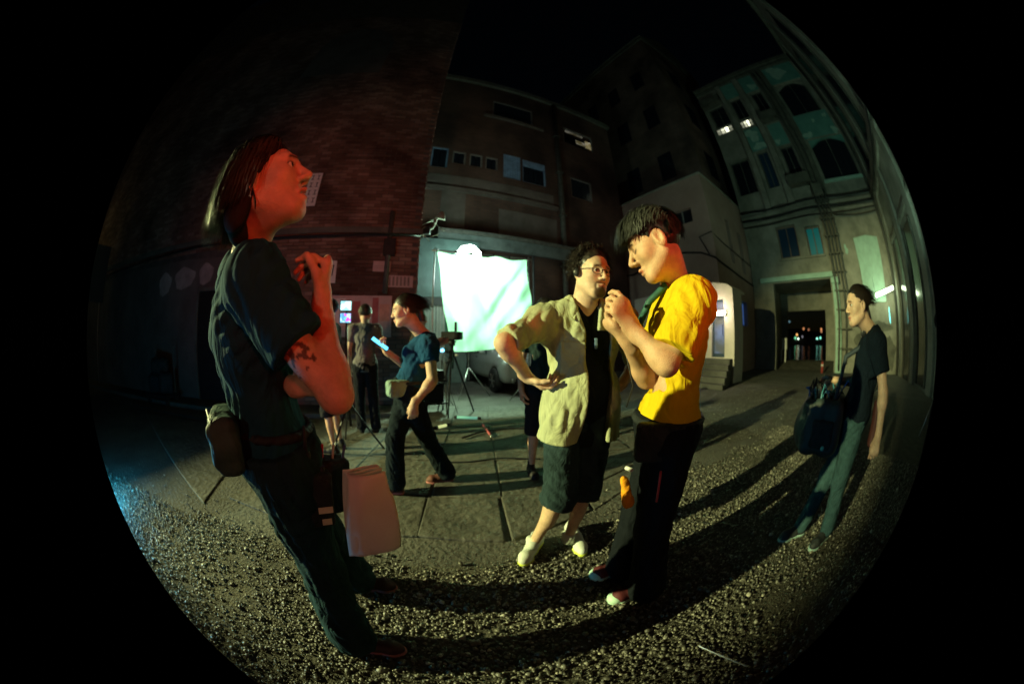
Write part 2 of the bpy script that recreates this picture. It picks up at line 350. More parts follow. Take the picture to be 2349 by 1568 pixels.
# old render on the lower wall, broken edge
mb = MB(); pts = []
prof = [(-15, 0), (-3.35, 0), (-3.2, .6), (-3.5, 1.1), (-3.15, 1.7), (-3.6, 2.2), (-3.3, 2.7), (-3.9, 3.05), (-5.2, 3.12), (-15, 3.12)]
mb.poly([W(u, TV-.03, z) for u, z in prof], np.array(W(0, .028))); mb.build('render_coat', M['plaster_dirty'], tower)
for (u0, u1, z0, z1) in [(-6.5, -5.9, 2.35, 2.9), (-5.75, -4.9, 2.45, 2.95), (-4.75, -4.25, 2.5, 2.98)]:
    mb = MB(); n = 14; mb.poly([W((u0+u1)/2+(u1-u0)/2*math.cos(a)*(1+.15*math.sin(5*a)), TV-.036, (z0+z1)/2+(z1-z0)/2*math.sin(a)*(1+.12*math.cos(3*a))) for a in [2*math.pi*k/n for k in range(n)]], np.array(W(0, .008)))
    mb.build('bare_patch', mat('patch', (.36, .29, .27), .9, var=.3, scale=4, bump=.3), tower)
# string course, blind arch high up, pilaster strip
mb = MB(); mb.ubox(-26, TU+.05, TV-.07, TV, 3.42, 3.55); mb.build('string_course', M['grime_dark'], tower)
arc = [W(-2.6+1.25*math.cos(a), TV-.035, 10.2+1.5*math.sin(a)) for a in np.linspace(0, math.pi, 14)]
mb = MB(); mb.poly([W(-1.35, TV-.035, 8.6)]+arc+[W(-3.85, TV-.035, 8.6)], np.array(W(0, .03))); mb.build('blind_arch', M['plaster_dirty'], tower)
mb = MB(); mb.tube([W(-26, TV-.1, 3.30), W(-9, TV-.1, 3.27), W(-5, TV-.1, 3.36), W(-1.5, TV-.1, 3.34), W(TU, TV-.1, 3.40)], .028, 8); mb.build('cable_run', M['black'], tower, smooth=True)
mb = MB(); mb.tube([W(-.02, TV-.06, 2.2), W(-.02, TV-.06, 3.9)], .05, 10); mb.build('conduit', M['pipe'], tower, smooth=True)
mb = MB(); mb.ubox(-.12, .12, TV-.12, TV-.02, 2.95, 3.3); mb.build('junction_box', M['dark_metal'], tower, bevel=.01)
# dark doorway with a steel door in the lower wall
mb = MB(); mb.ubox(-4.62, -3.72, TV-.07, TV-.025, .05, 2.35); dr = mb.build('steel_door', M['dark_metal'], tower, bevel=.01)
mb = MB(); mb.ubox(-4.7, -4.62, TV-.09, TV-.02, .05, 2.43); mb.ubox(-3.72, -3.64, TV-.09, TV-.02, .05, 2.43); mb.ubox(-4.62, -3.72, TV-.09, TV-.02, 2.35, 2.43); mb.build('frame', M['grime_dark'], dr)

# papers and signs fixed to the tower (each its own thing)
def on_tower(name, u0, u1, z0, z1, m, label, cat, thick=.006, lean=0., off=.04):
    mb = MB(); o_ = np.array(W(u0, TV-off, z0)); mb.frame(o_, np.array(W(u1-u0, 0, 0)), np.array(W(lean, 0, z1-z0)), np.array(W(0, -thick, 0)))
    return mb, W((u0+u1)/2, TV-off, z0)
def ink(parent, rects, m, off, name='print'):
    for (u0, u1, z0, z1) in rects:
        mb = MB(); mb.ubox(u0, u1, TV-off-.0015, TV-off, z0, z1); mb.build(name, m, parent)
M['ink'] = mat('ink', (.06, .055, .06), .8, var=.2)
M['paper_pink'] = mat('paper_pink', (.55, .40, .38), .8, var=.12, scale=8)
mb, loc = on_tower('x', -2.08, -1.77, 4.04, 4.86, M['paper'], '', '')
t = thing('paper_notice', loc, 'tall white paper notice with rows of black marks, high on the brick tower', 'notice'); mb.build('sheet', M['paper'], t)
for i in range(4):
    for j in range(2):
        u0 = -2.04+j*.14; z0 = 4.10+i*.19
        ink(t, [(u0+.02, u0+.09, z0+.02, z0+.035), (u0+.045, u0+.065, z0+.035, z0+.12), (u0+.02, u0+.09, z0+.12, z0+.135)], M['ink'], .046, 'mark')
mb, loc = on_tower('x', -1.32, -1.05, 2.40, 2.84, M['paper'], '', '')
t = thing('poster', loc, 'small white-bordered poster with a dark picture on the brick tower', 'poster'); mb.build('sheet', M['paper'], t)
mb = MB(); mb.poly([W(-1.27, TV-.0475, 2.76), W(-1.1, TV-.0475, 2.76), W(-1.12, TV-.0475, 2.55), W(-1.2, TV-.0475, 2.5), W(-1.25, TV-.0475, 2.56)], np.array(W(0, -.0015))); mb.build('picture', M['ink'], t)
mb, loc = on_tower('x', -.30, .05, 2.63, 2.84, M['paper_pink'], '', '')
t = thing('wall_sign', loc, 'plain pale rectangular sign with faint lines on the brick tower', 'sign'); mb.build('plate', M['paper_pink'], t)
ink(t, [(-.27, .02, 2.70, 2.708), (-.27, -.05, 2.74, 2.748)], mat('faint', (.30, .22, .22), .8), .046, 'line')
mb, loc = on_tower('x', -.07, .52, 2.33, 2.56, M['paper'], '', '', off=.045)
t = thing('wall_sign', loc, 'long sign board with columns of print at the tower corner', 'sign'); mb.build('plate', M['paper_pink'], t)
ink(t, [(-.04+k*.075, .0+k*.075, 2.36, 2.54) for k in range(7)], mat('faint2', (.25, .19, .17), .8), .0511, 'column')
mb, loc = on_tower('x', -1.2, .12, 1.38, 2.16, M['paper_pink'], '', '', thick=.03)
t = thing('notice_board', loc, 'wide pinkish notice board with posters, behind the crew at the tower', 'board'); mb.build('board', M['paper_pink'], t, bevel=.006)
MR = mat('poster_red', (.42, .13, .13), .7, var=.3, scale=5); MO = mat('poster_rose', (.62, .36, .28), .7, var=.2, scale=9)
for (u0, u1, z0, z1, m_) in [(-.44, -.27, 1.62, 2.1, M['paper_pink']), (-.26, -.14, 1.45, 2.12, MR), (-.12, .08, 1.68, 2.0, MO), (-.75, -.5, 1.5, 2.05, MR), (-1.1, -.8, 1.6, 2.1, M['paper'])]:
    ink(t, [(u0, u1, z0, z1)], m_, .0701, 'poster')

# ------------------------------------------------------------------ brick annexe behind the sheet
BV = 9.5
ann = thing('brick_annexe', W(4, BV, 0), 'dark four-storey brick annexe with boarded windows behind the lit sheet', 'building')
def wall_v(parent, name, u0, u1, z0, z1, v, holes, m, depth=.35, thick=.5):
    us = sorted({u0, u1, *[h[0] for h in holes], *[h[1] for h in holes]}); zs = sorted({z0, z1, *[h[2] for h in holes], *[h[3] for h in holes]})
    mb = MB()
    for a, b_ in zip(us, us[1:]):
        run = None
        for c, d in zip(zs, zs[1:]):
            hole = any(h[0]-1e-6 <= a and b_ <= h[1]+1e-6 and h[2]-1e-6 <= c and d <= h[3]+1e-6 for h in holes)
            if not hole:
                if run is None: run = [c, d]
                else: run[1] = d
            if (hole or d == zs[-1]) and run: mb.ubox(a, b_, v, v+thick, *run); run = None
    return mb.build(name, m, parent)
def wall_u(parent, name, v0, v1, z0, z1, u, holes, m, thick=.5):
    us = sorted({v0, v1, *[h[0] for h in holes], *[h[1] for h in holes]}); zs = sorted({z0, z1, *[h[2] for h in holes], *[h[3] for h in holes]})
    mb = MB()
    for a, b_ in zip(us, us[1:]):
        run = None
        for c, d in zip(zs, zs[1:]):
            hole = any(h[0]-1e-6 <= a and b_ <= h[1]+1e-6 and h[2]-1e-6 <= c and d <= h[3]+1e-6 for h in holes)
            if not hole:
                if run is None: run = [c, d]
                else: run[1] = d
            if (hole or d == zs[-1]) and run: mb.ubox(u, u+thick, a, b_, *run); run = None
    return mb.build(name, m, parent)
M['blue_frame'] = mat('blue_frame', (.20, .32, .50), .6, var=.3, scale=5)
M['grey_frame'] = mat('grey_frame', (.20, .19, .18), .7, var=.3)
bh_ = [(2.3, 5.3, 0, 2.7), (1.05, 1.7, 7.68, 8.68), (1.87, 2.4, 7.95, 8.6), (2.55, 3.08, 7.95, 8.6), (3.2, 3.72, 7.95, 8.6), (3.95, 4.72, 7.7, 8.95), (4.8, 5.9, 7.7, 8.9), (3.4, 5.4, 11.2, 12.3), (7.06, 8.9, 10.8, 11.95), (7.2, 8.4, 7.6, 8.7)]
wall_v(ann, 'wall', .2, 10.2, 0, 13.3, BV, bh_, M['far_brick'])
mb = MB(); mb.ubox(.3, 10.1, BV+2.5, BV+2.6, 0, 13); mb.build('back_wall', M['black'], ann)
mb = MB(); mb.ubox(.1, 10.3, BV-.18, BV+3, 13.3, 13.55); mb.build('cornice', M['grime_dark'], ann)
for i, (u0, u1, z0, z1) in enumerate(bh_[1:]):
    w_ = MB(); fw = .06
    for (a, b_, c, d) in [(u0, u1, z0, z0+fw), (u0, u1, z1-fw, z1), (u0, u0+fw, z0+fw, z1-fw), (u1-fw, u1, z0+fw, z1-fw)]: w_.ubox(a, b_, BV+.05, BV+.12, c, d)
    fr = w_.build('window', M['blue_frame'] if i in (0, 4, 5) else M['grey_frame'], ann)
    if i == 7:
        continue
    if i == 4:
        for a in range(6):
            for b_ in range(9):
                p = MB(); p.ubox(u0+.07+a*.107, u0+.165+a*.107, BV+.07, BV+.11, z0+.08+b_*.124, z0+.19+b_*.124); p.build('glass_block', M['blue_frame'], fr)
    else:
        n = 2 if i != 5 else 4
        for a in range(n):
            w = (u1-u0-2*fw)/n; p = MB(); p.ubox(u0+fw+a*w+.012, u0+fw+(a+1)*w-.012, BV+.08, BV+.095, z0+fw, z1-fw-(.28 if i == 5 else 0)); p.build('pane', M['dark_glass'], fr)
        if i == 5:
            p = MB(); p.ubox(u0+fw, u1-fw, BV+.03, BV+.1, z1-fw-.27, z1-fw); p.build('header_board', M['blue_frame'], fr)
# upper room with its lamp lit
lw = thing('lit_room_window', W(8, BV, 10.8), 'upper annexe window glowing warm white from a lit room', 'window')
def lit_mat(name, c1, c2, s, scale):
    m = bpy.data.materials.new(name); m.use_nodes = True; t = m.node_tree; N = t.nodes; L = t.links; b = N['Principled BSDF']
    tc = N.new('ShaderNodeTexCoord'); n = N.new('ShaderNodeTexNoise'); n.inputs['Scale'].default_value = scale; L.new(tc.outputs['Object'], n.inputs['Vector'])
    r = N.new('ShaderNodeValToRGB'); r.color_ramp.elements[0].position = .4; r.color_ramp.elements[1].position = .65; r.color_ramp.elements[0].color = (*c1, 1); r.color_ramp.elements[1].color = (*c2, 1); L.new(n.outputs[0], r.inputs[0])
    L.new(r.outputs[0], b.inputs['Emission Color']); b.inputs['Emission Strength'].default_value = s; b.inputs['Base Color'].default_value = (.1, .1, .1, 1); return m
for (u0, u1, z0, z1, s) in [(7.3, 8.35, 11.72, 11.86, .10), (7.9, 8.45, 11.15, 11.4, .22), (8.5, 8.85, 11.1, 11.6, .55)]:
    mb = MB(); mb.ubox(u0, u1, BV+.13, BV+.15, z0, z1); mb.build('glowing_pane', lit_mat('lit', (.25, .2, .08), (1, .95, .75), s, 3), lw)
# ledges, plaster bands, downpipe, canopy beam
for (u0, u1, z0, z1, d, m_) in [(.6, 6.35, 6.62, 6.78, .16, 'plaster_dirty'), (3.0, 5.9, 10.98, 11.12, .12, 'plaster_dirty'), (.6, 6.3, 4.75, 4.95, .2, 'grime_dark')]:
    mb = MB(); mb.ubox(u0, u1, BV-d, BV, z0, z1); mb.build('ledge', M[m_], ann)
for (u0, u1, z0, z1) in [(1.6, 2.5, 5.2, 6.6), (3.8, 6.3, 5.0, 6.2), (.8, 6.2, 6.8, 7.35)]:
    mb = MB(); mb.ubox(u0, u1, BV-.03, BV, z0, z1); mb.build('plaster_band', M['plaster_dirty'], ann)
mb = MB(); mb.tube([W(6.55, BV-.12, 0), W(6.55, BV-.12, 13.2)], .11, 10); mb.build('downpipe', M['pipe'], ann, smooth=True)
for z in (2, 4.2, 6.4, 8.6, 10.8): mb = MB(); mb.ubox(6.4, 6.7, BV-.25, BV, z, z+.05); mb.build('bracket', M['pipe'], ann)
can = thing('canopy', W(4.5, 8.9, 4.1), 'long dark corrugated canopy over the yard, above the lit sheet', 'canopy')
mb = MB()
for k in range(60): mb.ubox(1.5+k*.105, 1.5+k*.105+.06, 8.35, BV-.2, 4.40+.1, 4.44+.1)
mb.ubox(1.45, 7.8, 8.35, BV-.2, 4.36+.1, 4.395+.1); mb.build('roofing', M['dark_metal'], can)
mb = MB(); mb.ubox(1.4, 7.85, 8.25, 8.35, 4.1, 4.5); mb.build('fascia', mat('fascia', (.10, .12, .12), .6, .2, var=.4, scale=3), can)
mb = MB(); mb.ubox(1.4, 7.85, 8.28, 8.36, 4.52, 4.66); mb.build('gutter', M['pipe'], can)
for u in (1.5, 4.6, 7.6): mb = MB(); mb.tube([W(u, 8.4, 0), W(u, 8.4, 4.1)], .045, 8); mb.build('post', M['dark_metal'], can)
# steel booth left of the sheet
bo = thing('steel_booth', W(1.6, 8.6, 0), 'dark teal steel booth with a pale strip curtain, left of the lit sheet', 'booth')
MT = mat('booth_steel', (.07, .11, .11), .5, .3, var=.3, scale=4)
mb = MB(); mb.ubox(.75, 2.6, 8.0, 9.3, 2.5, 4.2); mb.build('upper_panel', MT, bo, bevel=.01)
mb = MB(); mb.ubox(.75, 2.6, 8.02, 8.1, 2.28, 2.5); mb.build('lintel', M['dark_metal'], bo)
mb = MB(); mb.ubox(.75, .85, 8.0, 9.3, 0, 2.5); mb.build('side_panel', MT, bo)
mb = MB(); mb.ubox(.85, 2.6, 9.2, 9.3, 0, 2.5); mb.build('back_panel', mat('booth_inside', (.16, .2, .18), .8, var=.3, scale=3), bo)
M['pvc'] = mat('pvc', (.30, .36, .32), .5, var=.1)
for k in range(9): mb = MB(); mb.ubox(.9+k*.085, .97+k*.085, 8.05+.012*(k % 2), 8.06+.012*(k % 2), .1, 2.28); mb.build('curtain_strip', M['pvc'], bo)
mb = MB(); mb.ubox(1.7, 2.3, 8.9, 9.0, 1.5, 2.1); mb.build('shelf_box', mat('greenbox', (.2, .5, .38), .5), bo, bevel=.02)

# ------------------------------------------------------------------ tall dark gabled mill behind
mill = thing('mill_block', W(16, 11, 0), 'very tall unlit brick mill block rising behind the pale house', 'building')
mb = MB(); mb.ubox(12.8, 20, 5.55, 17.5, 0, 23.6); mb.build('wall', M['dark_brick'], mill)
mb = MB(); mb.poly([W(12.6, 5.4, 23.6), W(20.2, 5.4, 23.6), W(16.4, 5.4, 27)], np.array(W(0, 12.3))); mb.build('roof', M['grime_dark'], mill)
mb = MB(); mb.ubox(12.68, 12.8, 5.43, 17.6, 23.2, 23.6); mb.ubox(12.8, 20.1, 5.43, 5.55, 23.2, 23.6); mb.build('eaves', M['grime_dark'], mill)
for v in (7.2, 9.8, 12.4, 15):
    for z in (10, 14, 18): mb = MB(); mb.ubox(12.74, 12.799, v, v+1, z, z+1.7); mb.build('window', M['dark_glass'], mill)
for u in (14, 16.5):
    for z in (10, 14, 18): mb = MB(); mb.ubox(u, u+1, 5.49, 5.549, z, z+1.7); mb.build('window', M['dark_glass'], mill)

# ------------------------------------------------------------------ pale annexe house with lit porch
hou = thing('pale_house', W(10.5, 4.75, 0), 'pale plastered two-storey house with slit windows and a lit corner porch', 'building')
HU, HV, HZ = 10.47, 4.75, 8.1
hl = [(5.58, 6.75, 6.1, 6.75), (9.93, 11.2, 6.1, 6.8)]
wall_u(hou, 'wall', HV+.3, 14.2, 0, HZ, HU, hl, M['plaster_pale'], .3)
hrr = [(12.75, 13.75, 1.97, 3.05), (12.2, 12.6, 4.6, 6.6), (13.6, 14.1, 4.4, 6.4)]
wall_v(hou, 'wall', HU, 16.2, 0, HZ, HV, hrr, M['plaster_pale'], thick=.3)
mb = MB(); mb.ubox(HU+.2, 12.79, HV+.2, 14.2, HZ-.1, HZ-.02); mb.build('roof', M['grime_dark'], hou)
mb = MB(); mb.ubox(HU-.05, 16.2, HV-.05, HV+.3, HZ, HZ+.08); mb.ubox(HU-.05, HU+.3, HV+.3, 14.2, HZ, HZ+.08); mb.build('parapet_cap', M['grime'], hou)
for (a, b_, c, d) in hl:
    mb = MB(); mb.ubox(HU+.2, HU+.22, a, b_, c, d); p = mb.build('window', M['dark_glass'], hou)
    mb = MB(); mb.ubox(HU+.16, HU+.2, (a+b_)/2-.03, (a+b_)/2+.03, c, d); mb.build('mullion', M['grey_frame'], p)
for (a, b_, c, d) in hrr[1:]:
    mb = MB(); mb.ubox(a, b_, HV+.2, HV+.22, c, d); mb.build('window', M['dark_glass'], hou)
bw = MB(); bw.ubox(12.75, 13.75, HV+.16, HV+.2, 1.97, 2.03); bw.ubox(12.75, 13.75, HV+.16, HV+.2, 2.99, 3.05); bw.ubox(13.2, 13.28, HV+.16, HV+.2, 2.03, 2.99); wf = bw.build('window', M['blue_frame'], hou)
mb = MB(); mb.ubox(12.75, 13.2, HV+.21, HV+.23, 1.97, 3.05); mb.build('lit_pane', emat('blue_pane', (.03, .35, .75), .8), wf)
mb = MB(); mb.ubox(13.28, 13.75, HV+.21, HV+.23, 1.97, 3.05); mb.build('lit_pane', emat('blue_pane2', (.05, .12, .35), .5), wf)
# porch block at the corner
po = [(4.08, 4.6, .8, 2.65)]
wall_u(hou, 'porch_wall', 3.7, 8.2, 0, 2.9, 9.2, po, M['plaster_warm'], .2)
mb = MB(); pr_ = [W(9.2, 3.7, 2.9), W(9.2, 8.2, 2.9), W(9.2, 8.2, 3.0), W(9.2, 5.2, 3.22), W(9.2, 4.4, 3.22), W(9.2, 3.9, 3.12), W(9.2, 3.7, 2.98)]
mb.poly(pr_, np.array(W(1.27, 0))); mb.build('porch_roof', M['plaster_warm'], hou)
mb = MB(); mb.ubox(9.4, 10.1, 3.7, 3.85, 0, 2.9); mb.build('porch_cheek', M['plaster_warm'], hou)
mb = MB(); mb.ubox(9.33, 10.4, 3.86, 4.9, .0, .79); mb.build('porch_floor', M['concrete'], hou)
dr = MB()
for (a, b_, c, d) in [(4.08, 4.60, 2.58, 2.65), (4.08, 4.14, .8, 2.58), (4.54, 4.60, .8, 2.58), (4.14, 4.54, .8, .92)]: dr.ubox(9.3, 9.36, a, b_, c, d)
door = dr.build('door', mat('door_frame', (.03, .05, .07), .5, .3), hou)
mb = MB(); mb.ubox(9.32, 9.335, 4.14, 4.54, .92, 2.58); mb.build('pane', lit_mat('door_glow', (.005, .02, .05), (.10, .2, .5), .55, 2.2), door)
mb = MB(); mb.tube([W(9.27, 4.19, 1.5), W(9.27, 4.19, 1.85)], .012, 6); mb.build('handle', M['steel'], door)
for k in range(5):
    mb = MB(); zt = .79-.158*(k+1)+.0; mb.ubox(9.2-.30*(k+1), 9.2-.30*k, 3.75-.08*k, 5.3+.1*k, 0, .79-.158*k-.02); mb.build('step', M['concrete'], hou, bevel=.012)
cab = [W(HU-.06, v, z) for v, z in [(14, 4.9), (12, 4.75), (10.8, 4.45), (9.2, 4.4), (7.5, 4.95), (6.2, 4.85), (5.4, 4.7), (4.76, 4.4)]]
mb = MB(); mb.tube(cab+[W(HU+.2, HV-.05, 4.3), W(13, HV-.05, 4.1), W(16, HV-.05, 3.95)], .04, 6); mb.build('cable', M['black'], hou, smooth=True)
mb = MB(); mb.tube([W(HU-.05, 5.0, 4.5), W(HU-.05, 5.4, 5.35), W(HU-.05, 4.78, 5.45), W(HU+1, HV-.05, 5.2), W(16, HV-.05, 4.9)], .025, 6); mb.build('cable', M['black'], hou, smooth=True)
# bulkhead lamp by the porch door, switched on
lt = thing('bulkhead_lamp', W(9.12, 4.02, 2.2), 'bright white bulkhead lamp burning beside the glass porch door', 'lamp')
mb = MB(); mb.ubox(9.14, 9.2, 3.98, 4.38, 2.12, 2.28); mb.build('base', M['white_paint'], lt, bevel=.02)
mb = MB(); mb.tube([W(9.1, 4.02, 2.2), W(9.1, 4.34, 2.2)], .05, 10); mb.build('tube', emat('lamp_glow', (1, .97, .88), 30), lt, smooth=True)
L_ = bpy.data.lights.new('porch_light', 'POINT'); L_.energy = 26; L_.color = (1, .80, .58); L_.shadow_soft_size = .12; lo = link(bpy.data.objects.new('porch_light', L_), lt); lo.location = Vector(W(8.78, 4.25, 2.3))-lt.location
# ------------------------------------------------------------------ gatehouse on the right
gate = thing('gatehouse', W(15, 0, 0), 'derelict plastered gatehouse with turquoise panels, black windows and a drive-through gateway', 'building')
GU = 15.
gh = {'c1a': (1.75, 2.6, 13.55, 15.3), 'c1b': (1.75, 2.5, 8.8, 11.1), 'c2a': (.05, .85, 13.5, 15.2), 'c2b': (0., .88, 9.05, 11.0), 'c3a': (-3.4, -1.15, 12.6, 15.1), 'c3b': (-3.75, -1.2, 8.6, 10.95),
      'c0a': (3.2, 4.4, 13.6, 15.3), 'c0b': (3.2, 4.5, 8.8, 11.0), 'l1': (1.62, 2.8, 5.15, 6.72), 'l2': (.15, 1.06, 5.1, 6.5), 'g': (.1, 3.5, 0, 4.0)}
wall_u(gate, 'wall', -4.0, 4.72, 0, 16.9, GU, list(gh.values()), M['grime'], .45)
mb = MB(); mb.ubox(GU+3.2, GU+3.3, -4, -.2, 0, 16.8); mb.ubox(GU+3.2, GU+3.3, 3.9, 4.7, 0, 16.8); mb.ubox(GU+3.2, GU+3.3, -.2, 3.9, 4.3, 16.8); mb.build('back_wall', M['black'], gate)
mb = MB(); mb.ubox(GU-.25, GU+3.3, -4.1, 4.72, 16.9, 17.15); mb.ubox(GU-.15, GU, -4.1, 4.72, 16.65, 16.9); mb.build('cornice', M['grime_dark'], gate)
# window glass and joinery
for k, (v0, v1, z0, z1) in gh.items():
    if k == 'g': continue
    fw = .07; w_ = MB()
    for (a, b_, c, d) in [(v0, v1, z0, z0+fw), (v0, v1, z1-fw, z1), (v0, v0+fw, z0+fw, z1-fw), (v1-fw, v1, z0+fw, z1-fw)]: w_.ubox(GU+.22, GU+.3, a, b_, c, d)
    w_.ubox(GU+.23, GU+.29, (v0+v1)/2-.025, (v0+v1)/2+.025, z0+fw, z1-fw)
    fr = w_.build('window', mat('rust_frame', (.22, .15, .11), .7, var=.3, scale=4) if k in ('l1', 'l2') else M['grime_dark'], gate)
    for a, b_ in ((v0+fw, (v0+v1)/2-.03), ((v0+v1)/2+.03, v1-fw)):
        mb = MB(); mb.ubox(GU+.25, GU+.265, a, b_, z0+fw, z1-fw)
        mb.build('pane', emat('teal_blind', (.0, .17, .165), .30) if k == 'l2' else (M['blue_glass'] if k in ('l1', 'c1b') else M['dark_glass']), fr)
    if k in ('c3a', 'c3b'):     # segmental arch heads
        n = 12; cz = z1-.42; pts = [W(GU+.1, v0, z1+.001), W(GU+.1, v1, z1+.001)]+[W(GU+.1, v1+(v0-v1)*i/n, z1-.42*(1-math.sin(math.pi*i/n)*.98)) for i in range(n+1)]
        mb = MB(); mb.poly(pts, np.array(W(.2, 0))); mb.build('arch_head', M['turquoise'] if k == 'c3b' else M['grime'], gate)
# turquoise spandrel panels with paler flaked patches
def blob(parent, name, cv, cz, rv, rz, u, m, seed, n=26):
    r2 = random.Random(seed); p = [r2.uniform(0, 6.3) for _ in range(4)]; pts = []
    for k in range(n):
        a = 2*math.pi*k/n; q = 1+.22*math.sin(2*a+p[0])+.18*math.sin(3*a+p[1])+.12*math.sin(5*a+p[2])+.07*math.sin(9*a+p[3]); pts.append(W(u, cv+rv*q*math.cos(a), cz+rz*q*math.sin(a)))
    mb = MB(); mb.poly(pts, np.array(W(.006, 0))); return mb.build(name, m, parent)
for (v0, v1, z0, z1) in [(1.62, 2.7, 15.35, 16.6), (.0, 1.1, 15.25, 16.6), (-3.6, -1.05, 15.15, 16.6), (1.6, 2.66, 11.15, 12.7), (.0, .98, 11.05, 12.5), (-3.6, -1.05, 11.0, 12.55)]:
    mb = MB(); mb.ubox(GU-.03, GU-.001, v0, v1, z0, z1); mb.build('panel', M['turquoise'], gate)
for i, a in enumerate([(-2.0, 16.0, .75, .45), (.4, 15.6, .25, .3), (2.2, 12.2, .4, .42), (2.0, 11.4, .4, .25), (-1.4, 11.2, .3, .2), (-2.3, 12.0, .12, .1), (-3.45, 11.2, .25, .2), (-3.3, 12.2, .15, .15), (.75, 11.3, .15, .2)]): blob(gate, 'flaked_patch', *a, GU-.038, M['turq_pale'], i)
# pilasters
for (v0, v1, m_) in [(2.7, 3.05, 'grime'), (1.15, 1.55, 'grime'), (-.98, -.12, 'grime_dark'), (-4.0, -3.8, 'grime')]:
    mb = MB(); mb.ubox(GU-.22, GU-.002, v0, v1, 7.5, 16.64); mb.build('pilaster', M[m_], gate, bevel=.02)
# broken balconies
for (v0, v1, z) in [(-.1, 1.1, 12.65), (-.25, 1.15, 8.5), (3.1, 4.6, 15.2)]:
    mb = MB(); mb.ubox(GU-.55, GU, v0, v1, z, z+.12); p = mb.build('balcony', M['grime_dark'], gate)
    mb = MB(); mb.ubox(GU-.55, GU-.5, v0, v1, z+.12, z+.5)
    for k in range(10): mb.ubox(GU-.56, GU-.49, v0+(v1-v0)*(k+.2)/10, v0+(v1-v0)*(k+.5)/10, z-rs.uniform(.05, .3), z)
    mb.build('hanging_edge', M['grime_dark'], p)
# lit strip windows on the upper floor
lw = thing('lit_strip_window', W(15, 2.2, 12.8), 'pair of small barred windows glowing pale yellow high on the gatehouse', 'window')
for (v0, v1, z0, z1) in [(1.74, 2.62, 12.85, 13.3), (3.25, 4.45, 13.0, 13.4)]:
    for k in range(4):
        w = (v1-v0)/4
        for j in range(2):
            hz = (z1-z0)/2; mb = MB(); mb.ubox(GU-.06, GU-.045, v0+k*w+.03, v0+(k+1)*w-.03, z0+j*hz+.02, z0+(j+1)*hz-.02); mb.build('pane', emat('strip', (1, 1, .72), [.2, 2.6, .9, .25][k]*(1.2 if j else .7)), lw)
    mb = MB(); mb.ubox(GU-.044, GU-.031, v0, v1, z0, z1); mb.build('frame', M['grime_dark'], lw)
# cornice bands, cables, pipes
for (z0, z1, d, v0, v1, m_) in [(7.30, 7.48, .22, -4.0, 4.7, 'grime'), (6.98, 7.12, .16, -4.0, 4.7, 'grime'), (4.05, 4.28, .2, -.1, 4.2, 'turq_pale'), (5.0, 5.1, .12, .1, 2.9, 'grime')]:
    mb = MB(); mb.ubox(GU-d, GU-.002, v0, v1, z0, z1); mb.build('band', M[m_], gate, bevel=.015)
mb = MB(); mb.ubox(GU-.12, GU-.002, -3.9, -1.1, 8.42, 8.56); mb.build('sill', M['turq_pale'], gate)
for (zz, r_) in [(7.62, .05), (7.2, .06), (6.86, .035)]:
    mb = MB(); mb.tube([W(GU-.3, v, zz+.05*math.sin(v*1.3+zz)) for v in np.linspace(4.6, -3.9, 18)], r_, 6); mb.build('cable', M['black'], gate, smooth=True)
mb = MB(); mb.tube([W(GU-.25, v, 6.75-.12*math.sin((v+4)/3*3.14)) for v in np.linspace(-1, -3.95, 10)], .03, 6); mb.build('cable', M['black'], gate, smooth=True)
for (v, r_, z0, z1) in [(-.2, .06, .1, 8.2), (-.42, .045, 3.7, 8.4), (-.62, .05, .4, 16.4), (-.82, .06, 2.2, 8.0), (-.32, .04, 8, 16.3)]:
    mb = MB(); mb.tube([W(GU-.3-.02*math.sin(z), v+.03*math.sin(z*1.7), z) for z in np.linspace(z0, z1, 12)], r_, 7); mb.build('pipe', M['pipe'], gate, smooth=True)
for z in np.arange(1, 8, .8): mb = MB(); mb.ubox(GU-.36, GU-.1, -.95, -.08, z, z+.05); mb.build('pipe_clamp', M['grime_dark'], gate)
mb = MB(); mb.ubox(GU-.5, GU-.05, -.75, -.15, 7.75, 8.35); mb.build('junction_box', M['grime_dark'], gate, bevel=.02)
# gateway: post, lintel, passage walls, floor ramp
mb = MB(); mb.ubox(GU-.26, GU+.0, -.33, .02, 0, 3.75); mb.build('gate_post', M['turq_pale'], gate, bevel=.02)
mb = MB(); mb.ubox(GU-.3, GU+.0, -.38, .06, 3.75, 4.02); mb.build('post_capital', M['turq_pale'], gate, bevel=.03)
mb = MB(); mb.ubox(GU+.45, 19, -.2, .1, 0, 4.3); mb.ubox(GU+.45, 19, 3.9, 4.2, 0, 4.3); mb.build('passage_wall', M['grime'], gate)
mb = MB(); mb.ubox(GU+.45, 19, -.2, 4.2, 4.0, 4.3); mb.build('passage_ceiling', M['grime'], gate)
mb = MB(); mb.ubox(18.6, 19, .1, .72, .0, 3.99); mb.ubox(18.6, 19, 3.52, 3.9, 0, 3.99); mb.ubox(18.6, 19, .72, 3.52, 3.0, 3.99); mb.build('inner_arch', M['grime'], gate)
mb = MB(); mb.poly([W(15.6, .1, .003), W(18.6, .1, .003), W(18.6, .1, .3), W(17.6, .1, .3)], np.array(W(0, 3.8))); mb.build('ramp', M['slab'], gate)
mb = MB(); mb.ubox(17.2, 17.45, 3.3, 3.65, .9, 1.5); mb.build('meter_box', M['white_paint'], gate, bevel=.02)
mb = MB(); mb.ubox(17.2, 17.3, 3.62, 3.72, .2, .9); mb.ubox(17.2, 17.3, 3.36, 3.44, .2, .9); mb.build('box_leg', M['white_paint'], gate)
bo = thing('bollard', W(14.5, .75, 0), 'short red bollard at the foot of the gateway post', 'bollard')
